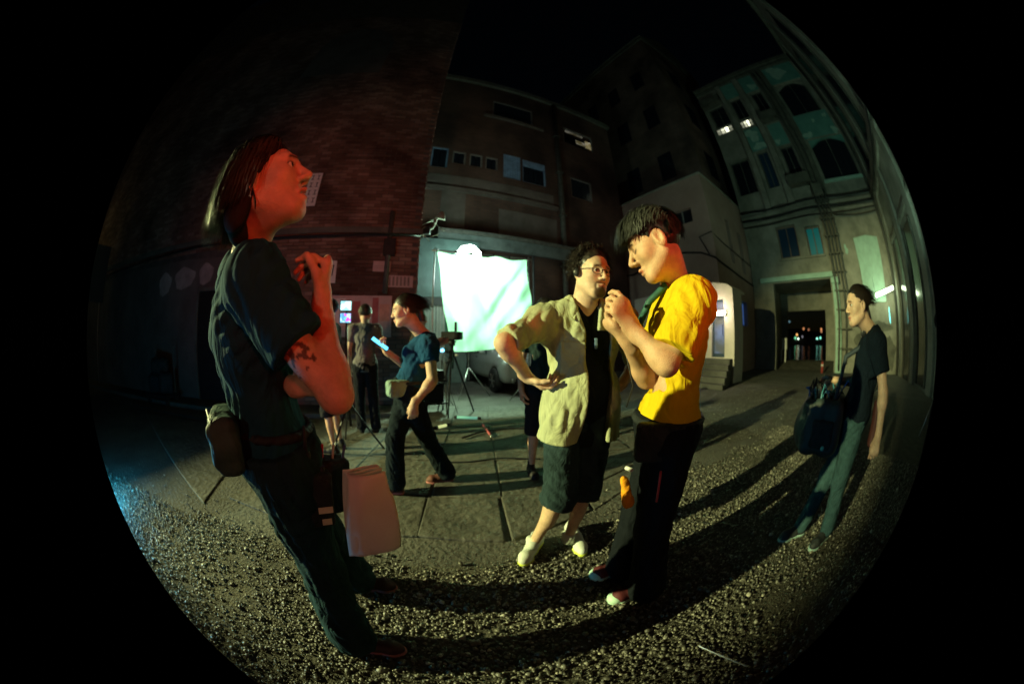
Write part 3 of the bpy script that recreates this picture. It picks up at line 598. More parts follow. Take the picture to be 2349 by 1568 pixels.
mb = MB(); mb.lathe(W(14.5, .75, 0), [(.07, 0), (.07, .42), (.04, .48)], n=10); mb.build('post', mat('red_paint', (.35, .06, .05), .5), bo, smooth=True)
mb = MB(); mb.lathe(W(14.5, .75, .3), [(.073, 0), (.073, .06)], n=10); mb.build('band', M['white_paint'], bo)
# blocked pale panel and stains right of the gateway
mb = MB(); mb.poly([W(GU-.05, -1.79, 5.65), W(GU-.05, -2.6, 5.74), W(GU-.05, -3.37, 5.62), W(GU-.05, -3.27, 2.9), W(GU-.05, -1.9, 2.9)], np.array(W(.048, 0))); mb.build('blocked_window', M['turq_pale'], gate)
for i, a in enumerate([(-1.2, 5.2, .1, .2), (-2.9, 1.9, .5, .25), (-1.6, 1.2, .4, .5), (-3.4, .9, .4, .6)]): blob(gate, 'stain', *a, GU-.011, M['grime_dark' if i else 'turq_pale'], 20+i)

# ------------------------------------------------------------------ side wing closing the yard on the right
wing = thing('side_wing', W(10, -4, 0), 'dim plastered side wing with tall pilasters closing the right of the yard', 'building')
wv = -4.0
mb = MB(); mb.ubox(4.5, GU+.4, wv-4, wv, 0, 17.2); mb.build('wall', M['grime'], wing)
mb = MB(); mb.ubox(4.4, GU, wv, wv+.3, 17.0, 17.3); mb.build('cornice', M['grime_dark'], wing)
for (u0, u1) in [(13.9, 14.4), (11.4, 12.0), (8.8, 9.4)]: mb = MB(); mb.ubox(u0, u1, wv, wv+.14, 0, 16.98); mb.build('pilaster', M['grime'], wing, bevel=.02)
for (u0, u1, z0, z1) in [(12.4, 13.5, 7.9, 15), (9.8, 11.0, 7.9, 15), (12.3, 13.6, 0, 5.3), (9.8, 11.0, .1, 4.6)]:
    mb = MB(); mb.ubox(u0, u1, wv+.001, wv+.04, z0, z1); w_ = mb.build('window', M['dark_glass'], wing)
    mb = MB(); mb.ubox(u0-.12, u0, wv+.001, wv+.1, z0, z1); mb.ubox(u1, u1+.12, wv+.001, wv+.1, z0, z1); mb.build('frame', M['grime_dark'], w_)
for (z, d) in [(7.3, .2), (6.95, .14), (4.9, .1)]: mb = MB(); mb.ubox(4.5, GU-.25, wv, wv+d, z, z+.16); mb.build('band', M['grime'], wing)
mb = MB(); mb.tube([W(u, wv+.25, 7.15+.05*math.sin(u)) for u in np.linspace(4.6, 14.6, 12)], .05, 6); mb.build('cable', M['black'], wing, smooth=True)
mb = MB(); mb.tube([W(14.7, wv+.15, z) for z in (0, 6, 12, 17)], .08, 8); mb.build('downpipe', M['pipe'], wing, smooth=True)

# fluorescent work light tube hung at the gatehouse wall
ft = thing('tube_lamp', W(14.3, -2.9, 3.2), 'slanting bright green-white fluorescent tube hanging at the gatehouse wall', 'lamp')
a_, b_ = np.array(W(14.3, -2.5, 3.08)), np.array(W(14.3, -3.65, 3.36))
mb = MB(); mb.tube([a_, b_], .075, 10); mb.build('tube', emat('tube_glow', (.80, 1, .62), 14), ft, smooth=True)
mb = MB(); mb.tube([a_+(0, 0, .08), b_+(0, 0, .08)], .03, 6); mb.build('batten', M['dark_metal'], ft)
for p in (a_, b_): mb = MB(); mb.tube([p+(0, 0, .08), p+np.array(W(.7, 0, .9))], .008, 5); mb.build('hanger', M['black'], ft)
L_ = bpy.data.lights.new('tube_light', 'POINT'); L_.energy = 22; L_.color = (.75, 1, .6); L_.shadow_soft_size = .2; lo = link(bpy.data.objects.new('tube_light', L_), ft); lo.location = Vector(W(14.05, -3.05, 3.15))-ft.location
# hanging cyan strip beside it
cs = thing('light_stick', W(14.6, -3.6, 1.9), 'small cyan light stick hanging on a cord below the fluorescent tube', 'lamp')
mb = MB(); mb.tube([W(14.5, -3.35, 2.0), W(14.5, -3.32, 2.2), W(14.5, -3.3, 2.65)], [.012, .03, .012], 8); mb.build('stick', emat('cyan_glow', (.2, 1, .95), 2.5), cs, smooth=True)
mb = MB(); mb.tube([W(14.5, -3.3, 2.65), W(14.5, -3.3, 3.26)], .006, 5); mb.build('cord', M['black'], cs)

# ------------------------------------------------------------------ lights across the water, on the far hill
fl = [(1310, 710, (.25, .5, .6), .25), (1480, 795, (1, .4, .15), .5), (1540, 805, (1, .4, .2), .25), (1690, 800, (1, .4, .15), .6), (1692, 828, (1, .45, .2), .35), (1400, 865, (1, .5, .15), 1), (1380, 905, (.25, 1, .5), .7), (1415, 918, (.75, 1, .75), 2), (1465, 890, (.6, .6, .7), .2), (1640, 915, (.35, 1, .75), 1.4), (1680, 905, (.25, 1, .7), 1.1), (1625, 962, (.05, .4, 1), 1.4), (1645, 962, (.3, .75, 1), 2.5), (1668, 958, (.05, .35, 1), 1.2)]
names = ['dim blue', 'dull orange', 'faint orange', 'paired upper orange', 'paired lower orange', 'bright orange', 'green', 'brightest pale green', 'faint grey', 'mint green', 'turquoise', 'deep blue', 'bright sky-blue', 'blue']
for (X, Y, c, s), nm in zip(fl, names):
    p = at((1660+X*400/1960)*.9396, (640+Y*320/1568)*.9396, 330)
    t = thing('distant_lamp', (p[0], p[1], p[2]-2.5), nm+' lamp shining across the water, seen through the gateway', 'lamp', 'lamps across the water')
    mb = MB(); mb.lathe(p, [(.2, -1.3), (1.0, -.8), (1.35, 0), (1.0, .8), (.2, 1.3)], n=10); mb.build('globe', emat('far_glow', c, s*1.2), t, smooth=True)
    mb = MB(); mb.tube([(p[0], p[1], -2), p-(0, 0, 1)], .12, 5); mb.build('mast', M['dark_metal'], t)

# ------------------------------------------------------------------ lit white sheet with its lamp behind
S0 = at(1003, 577, 6.05); S1 = at(1208, 597, 6.35); S2 = at(1036, 806, 6.0); S3 = at(1224, 772, 6.3)
sh = thing('sheet_screen', ((S0[0]+S1[0])/2, 6, 0), 'big white cloth sheet glowing green-white, hung from a cross bar', 'sheet')
def cloth(a, b):
    a_ = a; top = S0+(S1-S0)*a; bot = S2+(S3-S2)*a
    bot = bot+np.array([0, 0, -.10*math.sin(a*math.pi)])
    p = top+(bot-top)*b
    sag = -.05*math.sin(a*math.pi*3)**2*(1-b)
    fold = .035*math.sin(a*17+b*3+1.2*math.sin(b*4))*(.35+b*.9)+.025*math.sin(a*31-b*7)*b
    dg = (a-.98)+.75*(b-.05)*(1.3-a*.6); fold += .08*math.exp(-(dg*16)**2)*(1 if a > .45 else .3); fold += .03*math.sin(a*9-b*13)*b*b+.02*math.sin((a+b)*23)*(.3+a)
    dg2 = (a-.35)-.5*(b-.55); fold += .05*math.exp(-(dg2*10)**2)*b
    return p+np.array([.02*math.sin(b*9+a*3), -fold, sag])
def cloth_mat():
    m = bpy.data.materials.new('cloth'); m.use_nodes = True; t = m.node_tree; N = t.nodes; L = t.links
    out = N['Material Output']; N.remove(N['Principled BSDF'])
    d = N.new('ShaderNodeBsdfDiffuse'); d.inputs[0].default_value = (.8, .8, .8, 1); tr = N.new('ShaderNodeBsdfTranslucent'); tr.inputs[0].default_value = (.50, .88, .64, 1)
    tc = N.new('ShaderNodeTexCoord'); n = N.new('ShaderNodeTexNoise'); n.inputs['Scale'].default_value = 2.2; n.inputs['Detail'].default_value = 2; L.new(tc.outputs['Object'], n.inputs['Vector']); bp = N.new('ShaderNodeBump'); bp.inputs['Strength'].default_value = .35; bp.inputs['Distance'].default_value = .1; L.new(n.outputs[0], bp.inputs['Height']); L.new(bp.outputs[0], tr.inputs['Normal'])
    x = N.new('ShaderNodeMixShader'); x.inputs[0].default_value = .6; L.new(d.outputs[0], x.inputs[1]); L.new(tr.outputs[0], x.inputs[2]); L.new(x.outputs[0], out.inputs[0]); return m
mb = MB(); mb.sheet(cloth, 46, 46); mb.build('cloth', cloth_mat(), sh, smooth=True)
e_ = (S1-S0)/np.linalg.norm(S1-S0)
mb = MB(); mb.tube([S0-e_*.12+(0, .03, .03), S1+e_*.1+(0, .03, .03)], .02, 8); mb.build('cross_bar', M['steel'], sh, smooth=True)
for k in (.0, .2, .38, .62, .8, 1.): p = S0+(S1-S0)*k; mb = MB(); mb.box(p+(0, .01, .03), (.03, .05, .07)); mb.build('clamp', M['dark_metal'], sh)
for k, P_ in enumerate((S0-e_*.06, S1+e_*.05)):
    mb = MB(); mb.tube([(P_[0], P_[1]+.05, .25), P_+(0, .05, .1)], [.02, .014], 8); mb.build('mast', M['steel'], sh, smooth=True)
    for j in range(3): a = j*2.09+k; mb = MB(); mb.tube([(P_[0], P_[1]+.05, .55), (P_[0]+.42*math.cos(a), P_[1]+.05+.42*math.sin(a), .012)], .012, 6); mb.build('leg', M['steel'], sh, smooth=True)

def film_light(name, pos, target, label, power, color, angle, soft, size=.2, stand=True, lens_e=6., base=None, blend=.4):
    pos = np.array(pos, float); d = np.array(target, float)-pos; d /= np.linalg.norm(d)
    t = thing(name, (pos[0], pos[1], 0), label, 'film light')
    mb = MB(); mb.lathe(pos, [(size*.55, -size*1.5), (size*.9, -size*1.2), (size*.9, -.02), (size*1.12, .0), (size*1.12, .06), (size*.95, .06)], axis=d, n=20); mb.build('housing', M['dark_metal'], t, smooth=False)
    mb = MB(); mb.lathe(pos+d*.05, [(size*.94, 0), (size*.6, .03), (.01, .04)], axis=d, n=20); mb.build('lens', emat('lens_glow', color, lens_e), t, smooth=True)
    s = np.cross(d, (0, 0, 1)); s /= np.linalg.norm(s)
    mb = MB(); mb.tube([pos-d*size*.6+s*size*1.05, pos-d*size*.6+s*size*1.2-np.array((0, 0, size*1.5)), pos-d*size*.6-s*size*1.2-np.array((0, 0, size*1.5)), pos-d*size*.6-s*size*1.05], .014, 6); mb.build('yoke', M['dark_metal'], t)
    q = pos-d*size*.6; zb = q[2]-size*1.5
    if stand:
        mb = MB(); mb.tube([(q[0], q[1], .3), (q[0], q[1], zb)], [.022, .014], 8); mb.build('mast', M['steel'], t, smooth=True)
        for j in range(3): a = j*2.09+.4; mb = MB(); mb.tube([(q[0], q[1], .75), (q[0]+.55*math.cos(a), q[1]+.55*math.sin(a), .012)], .013, 6); mb.build('leg', M['steel'], t, smooth=True)
    L_ = bpy.data.lights.new(name+'_beam', 'SPOT'); L_.energy = power; L_.color = color; L_.spot_size = R(angle); L_.spot_blend = blend; L_.shadow_soft_size = soft
    lo = link(bpy.data.objects.new(name+'_beam', L_), t); lo.location = Vector(pos+d*.16)-t.location; lo.rotation_euler = Vector(d).to_track_quat('-Z', 'Y').to_euler()
    return t
# lamp behind the sheet: its bright globe peeks above the cross bar
GLOW = at(1078, 575, 7.0)
bl_ = thing('balloon_lamp', (GLOW[0], GLOW[1], 0), 'glaring white diffuser lamp peeking over the top of the lit sheet', 'film light')
mb = MB(); mb.lathe(GLOW-(0, 0, .06), [(.04, -.40), (.2, -.25), (.30, -.05), (.26, .08), (.08, .19)], axis=(.3, 0, 1), n=18); mb.build('diffuser', emat('diff_glow', (.86, 1, .92), 26), bl_, smooth=True)
mb = MB(); mb.tube([(GLOW[0], GLOW[1], .4), GLOW-(0, 0, .3)], .018, 8); mb.build('mast', M['steel'], bl_, smooth=True)
for j in range(3): a = j*2.09+.2; mb = MB(); mb.tube([(GLOW[0], GLOW[1], .7), (GLOW[0]+.5*math.cos(a), GLOW[1]+.5*math.sin(a), .012)], .013, 6); mb.build('leg', M['steel'], bl_, smooth=True)
L_ = bpy.data.lights.new('diffuser_light', 'SPOT'); L_.energy = 1050; L_.color = (.60, 1, .66); L_.shadow_soft_size = .15; L_.spot_size = R(120); L_.spot_blend = .8; lo = link(bpy.data.objects.new('diffuser_light', L_), bl_); lo.location = (-.25, .75, GLOW[2]-.6); lo.rotation_euler = Vector((.12, -1, -.45)).to_track_quat('-Z', 'Y').to_euler()

L_ = bpy.data.lights.new('diffuser_spill', 'POINT'); L_.energy = 95; L_.color = (.55, 1, .75); L_.shadow_soft_size = .2; lo = link(bpy.data.objects.new('diffuser_spill', L_), bl_); lo.location = (0, .1, GLOW[2]+.2)
# working film lamps that stand outside the picture: key light far left, red light behind the camera, green light by the side wing
film_light('film_light', (-14, -1.55, 5.0), (2.5, .95, .55), 'large focusing lamp on a tripod lighting the yard from the tower side', 18500, (.97, 1., .42), 42, .08, .26, blend=.7)
film_light('film_light', (2.2, -1.6, 1.8), (-1.9, 2.5, 2.65), 'lamp with red gel on a tripod behind the photographer', 265, (1., .06, .02), 54, .12, .14, blend=1.)
film_light('film_light', W(5.4, -2.6, 1.6), W(15, 1.0, 12), 'lamp with green gel on a low tripod under the side wing', 430, (.55, 1., .70), 85, .12, .14)
# added amber fill lamp, out of view behind the photographer, warming the tower wall
yl = thing('amber_fill_lamp', (-.5, -9, 0), 'amber fill lamp on a post, added behind the photographer to warm the tower wall', 'lamp')
mb = MB(); mb.tube([(-.5, -9, 0), (-.5, -9, 2.9)], [.06, .045], 10); mb.build('post', M['dark_metal'], yl, smooth=True)
mb = MB(); mb.lathe((-.5, -9, 3.05), [(.05, -.16), (.2, -.1), (.24, 0), (.18, .1), (.05, .15)], n=16); mb.build('globe', emat('amber_glow', (1, .5, .28), 8), yl, smooth=True)
L_ = bpy.data.lights.new('amber_fill_light', 'SPOT'); L_.energy = 480; L_.color = (1, .54, .34); L_.shadow_soft_size = .3; L_.spot_size = R(52); L_.spot_blend = 1.; lo = link(bpy.data.objects.new('amber_fill_light', L_), yl); lo.location = (0, .35, 3.05); lo.rotation_euler = Vector((-.8, 14.6, 1.0)).to_track_quat('-Z', 'Y').to_euler()
# blue tube light added out of view for blue glints on the left gravel
bt = thing('tube_light', (-3.1, -.32, 0), 'blue tube light on a low stand added to tint the gravel edge by the tower side', 'film light')
mb = MB(); mb.tube([(-3.6, -.36, .14), (-2.6, -.28, .14)], .03, 10); mb.build('tube', emat('blue_tube', (.08, .55, 1), 10), bt, smooth=True)
for x in (-3.5, -2.7): mb = MB(); mb.tube([(x, -.35+(x+3.5)*.08, .01), (x, -.35+(x+3.5)*.08, .13)], .012, 6); mb.box((x, -.35+(x+3.5)*.08, .01), (.2, .12, .02)); mb.build('foot', M['dark_metal'], bt)
L_ = bpy.data.lights.new('blue_fill_light', 'POINT'); L_.energy = 60; L_.color = (.05, .60, 1.); L_.shadow_soft_size = .15; lo = link(bpy.data.objects.new('blue_fill_light', L_), bt); lo.location = (0, .06, .2)
# black flag on a stand that cuts the key light off the near ground
fg = thing('light_flag', (-11, -1.8, 0), 'black cloth flag on a stand shading part of the big focusing lamp', 'flag')
mb = MB(); mb.box((-11, -1.87, 4.1), (.012, 1.44, 2.2)); mb.build('cloth', M['black'], fg)
mb = MB(); mb.tube([(-11, -1.8, .02), (-11, -1.8, 3.05)], .018, 8); mb.build('mast', M['steel'], fg)
for j in range(3): a = j*2.09; mb = MB(); mb.tube([(-11, -1.8, .8), (-11+.5*math.cos(a), -1.8+.5*math.sin(a), .012)], .012, 6); mb.build('leg', M['steel'], fg)
fg = thing('light_flag', (-12, -.75, 0), 'long low black flag on two stands added to cut the beam of the big focusing lamp', 'flag')  # flag added out of view to dim the key light on the left ground
mb = MB(); mb.box((-12, -.75, 3.28), (.012, 2.9, 1.70)); mb.build('cloth', M['black'], fg)
for y in (-2.0, .5): mb = MB(); mb.tube([(-12.02, y, .02), (-12.02, y, 3.6)], .018, 8); mb.box((-12.02, y, .02), (.6, .5, .03)); mb.build('stand', M['steel'], fg)
# ------------------------------------------------------------------ signed-distance modelling for bodies, clothes and bags
f32 = np.float32
def nrm(v): v = np.array(v, float); return v/max(np.linalg.norm(v), 1e-9)
class Grid:
    def __init__(s, lo, hi, h):
        s.lo = np.array(lo, float); s.h = h; s.n = np.ceil((np.array(hi)-s.lo)/h).astype(int)+1
        s.a = np.full(tuple(s.n), .2, f32)
        s.ax = [(s.lo[i]+h*np.arange(s.n[i])).astype(f32) for i in range(3)]
    def sl(s, lo, hi):
        i0 = np.clip(np.floor((np.array(lo)-s.lo)/s.h).astype(int), 0, s.n-1); i1 = np.clip(np.ceil((np.array(hi)-s.lo)/s.h).astype(int)+1, 1, s.n)
        i1 = np.maximum(i1, i0+1)
        sl = tuple(slice(a, b) for a, b in zip(i0, i1))
        return sl, s.ax[0][sl[0]][:, None, None], s.ax[1][sl[1]][None, :, None], s.ax[2][sl[2]][None, None, :]
    def put(s, sl, d, k, op='u'):
        b = s.a[sl]
        if op == 'u':
            if k > 0: h = np.maximum(k-np.abs(b-d), 0)/k; s.a[sl] = np.minimum(b, d)-h*h*k*.25
            else: s.a[sl] = np.minimum(b, d)
        else:
            d = -d; h = np.maximum(k-np.abs(b-d), 0)/max(k, 1e-6); s.a[sl] = np.maximum(b, d)+h*h*k*.25
    def cone(s, a, b, ra, rb, k=.02, flat=None, op='u'):
        a = np.array(a, float); b = np.array(b, float); m = max(ra, rb)+k+s.h*2
        sl, X, Y, Z = s.sl(np.minimum(a, b)-m, np.maximum(a, b)+m)
        ba = b-a; L2 = max(float(ba@ba), 1e-9)
        px, py, pz = X-f32(a[0]), Y-f32(a[1]), Z-f32(a[2])
        t = np.clip((px*f32(ba[0])+py*f32(ba[1])+pz*f32(ba[2]))/f32(L2), 0, 1)
        qx, qy, qz = px-t*f32(ba[0]), py-t*f32(ba[1]), pz-t*f32(ba[2])
        if flat is not None:
            ax, sc_ = nrm(flat[0]), flat[1]; dd = (qx*f32(ax[0])+qy*f32(ax[1])+qz*f32(ax[2]))*f32(sc_-1); qx, qy, qz = qx+dd*f32(ax[0]), qy+dd*f32(ax[1]), qz+dd*f32(ax[2])
        d = np.sqrt(qx*qx+qy*qy+qz*qz)-(f32(ra)+f32(rb-ra)*t)
        s.put(sl, d, k, op)
    def chain(s, pts, rs, k=.01, flat=None):
        for i in range(len(pts)-1): s.cone(pts[i], pts[i+1], rs[i], rs[i+1], k, flat)
    def ell(s, c, rad, Rm=None, k=.03, op='u'):
        c = np.array(c, float); rad = np.array(rad, float); Rm = np.eye(3) if Rm is None else Rm; m = rad.max()+k+s.h*2
        sl, X, Y, Z = s.sl(c-m, c+m); px, py, pz = X-f32(c[0]), Y-f32(c[1]), Z-f32(c[2])
        k0 = 0; k1 = 0
        for i in range(3):
            q = (px*f32(Rm[0, i])+py*f32(Rm[1, i])+pz*f32(Rm[2, i]))/f32(rad[i]); k0 = k0+q*q; q = q/f32(rad[i]); k1 = k1+q*q
        k0 = np.sqrt(k0); k1 = np.sqrt(k1)+1e-6
        s.put(sl, k0*(k0-1)/k1, k, op)
    def rbox(s, c, half, Rm=None, r=.01, k=.01, op='u'):
        c = np.array(c, float); half = np.array(half, float)-r; Rm = np.eye(3) if Rm is None else Rm; m = np.linalg.norm(half)+r+k+s.h*2
        sl, X, Y, Z = s.sl(c-m, c+m); px, py, pz = X-f32(c[0]), Y-f32(c[1]), Z-f32(c[2]); o = 0; mx = None
        for i in range(3):
            q = np.abs(px*f32(Rm[0, i])+py*f32(Rm[1, i])+pz*f32(Rm[2, i]))-f32(half[i]); o = o+np.maximum(q, 0)**2; mx = q if mx is None else np.maximum(mx, q)
        s.put(sl, np.sqrt(o)+np.minimum(mx, 0)-f32(r), k, op)
    def cut(s, o, n, k=0., lo=None, hi=None):      # keep the side the normal points away from
        n = nrm(n); sl, X, Y, Z = s.sl(s.lo if lo is None else lo, s.lo+s.h*s.n if hi is None else hi)
        d = (X-f32(o[0]))*f32(n[0])+(Y-f32(o[1]))*f32(n[1])+(Z-f32(o[2]))*f32(n[2]); s.a[sl] = np.maximum(s.a[sl], d)
    def folds(s, amp, seed, freq=38, lo=None, hi=None, dirs=None):
        sl, X, Y, Z = s.sl(s.lo if lo is None else lo, s.lo+s.h*s.n if hi is None else hi); A = s.a[sl]
        idx = np.nonzero(np.abs(A) < .03)
        if len(idx[0]) == 0: return
        x, y, z = X.ravel()[idx[0]], Y.ravel()[idx[1]], Z.ravel()[idx[2]]; rg = np.random.default_rng(seed); d = 0
        for i in range(5):
            v = nrm(dirs[i % len(dirs)]+rg.normal(0, .18, 3)) if dirs is not None else nrm(rg.normal(0, 1, 3)*[1, 1, .7]); w = nrm(rg.normal(0, 1, 3)); fq = freq*rg.uniform(.5, 1.5)
            q = x*v[0]+y*v[1]+z*v[2]; e = x*w[0]+y*w[1]+z*w[2]
            d = d+(1-1.6*np.abs(np.sin(q*fq+1.8*np.sin(e*fq*.3+rg.uniform(0, 6))+rg.uniform(0, 6))))*np.clip(.2+np.sin(e*fq*.45+rg.uniform(0, 6)), 0, 1)
        A[idx] += (amp*d/2.2).astype(f32); s.a[sl] = A
    def mesh(s):
        a = s.a; a[0], a[-1], a[:, 0], a[:, -1], a[:, :, 0], a[:, :, -1] = .05, .05, .05, .05, .05, .05
        ins = a < 0
        c = ins[:-1, :-1, :-1].astype(np.int8)
        for (i, j, k) in [(1, 0, 0), (0, 1, 0), (0, 0, 1), (1, 1, 0), (1, 0, 1), (0, 1, 1), (1, 1, 1)]:
            n = a.shape; c = c+ins[i:n[0]-1+i, j:n[1]-1+j, k:n[2]-1+k]
        I = np.array(np.nonzero((c > 0) & (c < 8))); N = I.shape[1]
        idm = np.full(c.shape, -1, np.int32); idm[tuple(I)] = np.arange(N)
        cor = [(i, j, k) for i in (0, 1) for j in (0, 1) for k in (0, 1)]
        val = np.stack([a[I[0]+i, I[1]+j, I[2]+k] for i, j, k in cor], 1)
        acc = np.zeros((N, 3)); cnt = np.zeros(N)
        for p in range(8):
            for ax in range(3):
                if cor[p][ax]: continue
                q = cor.index(tuple(cor[p][t]+(t == ax) for t in range(3))); va, vb = val[:, p], val[:, q]; m = (va < 0) != (vb < 0)
                t = va/np.where(va == vb, 1, va-vb); P = np.array(cor[p], float)[None].repeat(N, 0); P[:, ax] += t; acc[m] += P[m]; cnt[m] += 1
        V = s.lo+s.h*(I.T+acc/cnt[:, None])
        Fs = []
        for ax in range(3):
            o1, o2 = (ax+1) % 3, (ax+2) % 3
            s0 = [slice(1, -1)]*3; s0[ax] = slice(0, -1); s1 = [slice(1, -1)]*3; s1[ax] = slice(1, None)
            A_, B_ = ins[tuple(s0)], ins[tuple(s1)]; J = np.array(np.nonzero(A_ != B_)); base = J.copy(); base[o1] += 1; base[o2] += 1
            def cell(d1, d2): q = base.copy(); q[o1] -= d1; q[o2] -= d2; return idm[tuple(q)]
            Q = np.stack([cell(1, 1), cell(0, 1), cell(0, 0), cell(1, 0)], 1); fl = ~A_[tuple(J)]
            Q[fl] = Q[fl][:, ::-1]; Fs.append(Q)
        return V.astype(f32), np.concatenate(Fs)
    def build(s, name, mt, parent, tint=None):
        V, F = s.mesh(); o = np_mesh(name, V, F, mt, parent)
        if tint is not None:
            at_ = o.data.attributes.new('tint', 'FLOAT_COLOR', 'POINT'); c = np.ones((len(V), 4), f32); c[:, :3] = tint(V); at_.data.foreach_set('color', c.ravel())
        return o
def rot(yaw, pitch=0., roll=0.):
    """local x = right, y = forward, z = up; yaw is the compass heading (0 = +Y, 90 = +X), pitch > 0 looks up, roll > 0 tips the head to its right"""
    return np.array(Matrix.Rotation(-R(yaw), 3, 'Z') @ Matrix.Rotation(R(pitch), 3, 'X') @ Matrix.Rotation(R(roll), 3, 'Y'))

def head_sdf(g, c, Rm, s=1., nose=1., jaw=1., mouth=0., fem=False, closed=False):
    L = lambda x, y, z: c+Rm@(np.array((x, y, z))*s)
    E = lambda p, r, k, op='u': g.ell(L(*p), np.array(r)*s, Rm, k*s, op)
    C = lambda p, q, ra, rb, k, op='u': g.cone(L(*p), L(*q), ra*s, rb*s, k*s, op=op)
    E((0, -.018, .040), (.073, .094, .082), .02); E((0, .020, .012), (.066, .072, .075), .03)
    E((0, .030, -.040), (.056*jaw, .058, .074), .03)
    C((0, .062, -.100), (0, .066, -.098), .021*jaw, .020*jaw, .025)
    for q in (-1, 1):
        C((q*.055*jaw, -.005, -.052), (q*.020, .066, -.098), .018, .015, .03)
        E((q*.040, .055, -.022), (.024, .026, .026), .02)
        C((q*.014, .090, .026), (q*.042, .076, .026), .0085, .0085, .014)
        E((q*.075, -.012, -.004), (.010, .021, .033), .008); E((q*.082, -.006, .000), (.008, .011, .019), .006, 's')
        E((q*.030, .096, .004), (.018, .013, .013), .012, 's')
        C((q*.017, .0860, .0125), (q*.044, .0770, .0110), .0050, .0045, .004); C((q*.018, .0835, -.0075), (q*.043, .0755, -.0065), .0045, .0040, .004)
        if closed: E((q*.030, .0770, .002), (.0170, .0115, .0125), .005)
        E((q*.0125, .100, -.036), (.0085, .010, .0075), .008)
    C((0, .092, .012), (0, .1115*nose, -.026), .0075, .0095, .010); E((0, .1115*nose, -.031), (.0105, .0105, .0095), .008)
    C((-.017, .087, -.066), (0, .0965, -.0635), .0055, .0065, .006); C((.017, .087, -.066), (0, .0965, -.0635), .0055, .0065, .006)
    C((-.013, .088, -.0775-mouth), (.013, .088, -.0775-mouth), .0062, .0062, .008); E((0, .092, -.0775-mouth), (.012, .007, .006), .006)
    g.ell(L(0, .099, -.071-mouth*.5), np.array((.019, .010, .0018+mouth*.6))*s, Rm, .002, 's')

def hand_sdf(g, w, d, n, side, curl=(.5, .55, .6, .65), thumb=(.5, .25), s=1., spread=.10, k=.005, cw=(.9, 1.15, .75)):
    """w wrist, d towards the knuckles, n back of the hand, side = +1 if the thumb lies along d x n"""
    d = nrm(d); n = nrm(np.array(n)-d*np.dot(n, d)); t = np.cross(d, n)*side; w = np.array(w, float); P = lambda a, b, c: w+(d*a+t*b+n*c)*s
    g.cone(P(-.03, 0, 0), P(.02, 0, 0), .026*s, .027*s, .02, (n, 1.25)); g.cone(P(.015, .0, 0), P(.075, .008, 0), .028*s, .034*s, .012, (n, 1.9)); g.cone(P(.02, -.008, 0), P(.075, -.018, 0), .024*s, .026*s, .012, (n, 1.7))
    for i in range(4):
        b = .030-.020*i; L_ = [.043, .047, .044, .034][i]; p = P(.080-(.004 if i == 3 else 0)-.002*abs(i-1), b, .002); a = 0; sp = spread*(1.5-i)*.6
        pts = [P(.055, b*.9, 0), p]
        for seg, (l_, c_) in enumerate(zip((L_, L_*.62, L_*.5), cw)):
            a += curl[i]*c_; v = d*math.cos(a)-n*math.sin(a)+t*sp*math.cos(a); p = p+nrm(v)*l_*s; pts.append(p)
        g.chain(pts, [.0098*s, .0095*s, .0088*s, .0080*s, .0068*s], k)
    a0, a1 = thumb
    p0 = P(.012, .022, -.006); v1 = nrm(d*math.cos(a0)+t*math.sin(a0)-n*.35); p1 = p0+v1*.042*s; v2 = nrm(d*math.cos(a0-a1)+t*math.sin(a0-a1)-n*(.35+a1)); p2 = p1+v2*.034*s; p3 = p2+nrm(v2-n*a1*.6)*.026*s
    g.chain([p0, p1, p2, p3], [.017*s, .0125*s, .0105*s, .0085*s], .01)
    return P
def limb(g, a, b, c, r, k=.02, calf=None):
    g.cone(a, b, r[0], r[1], k); g.cone(b, c, r[1]*1.02, r[2], k)
    if calf is not None: b, c = np.array(b), np.array(c); g.ell(b+(c-b)*.28+np.array(calf[0])*calf[1], (r[1]*.80, r[1]*.80, .13), None, .04)

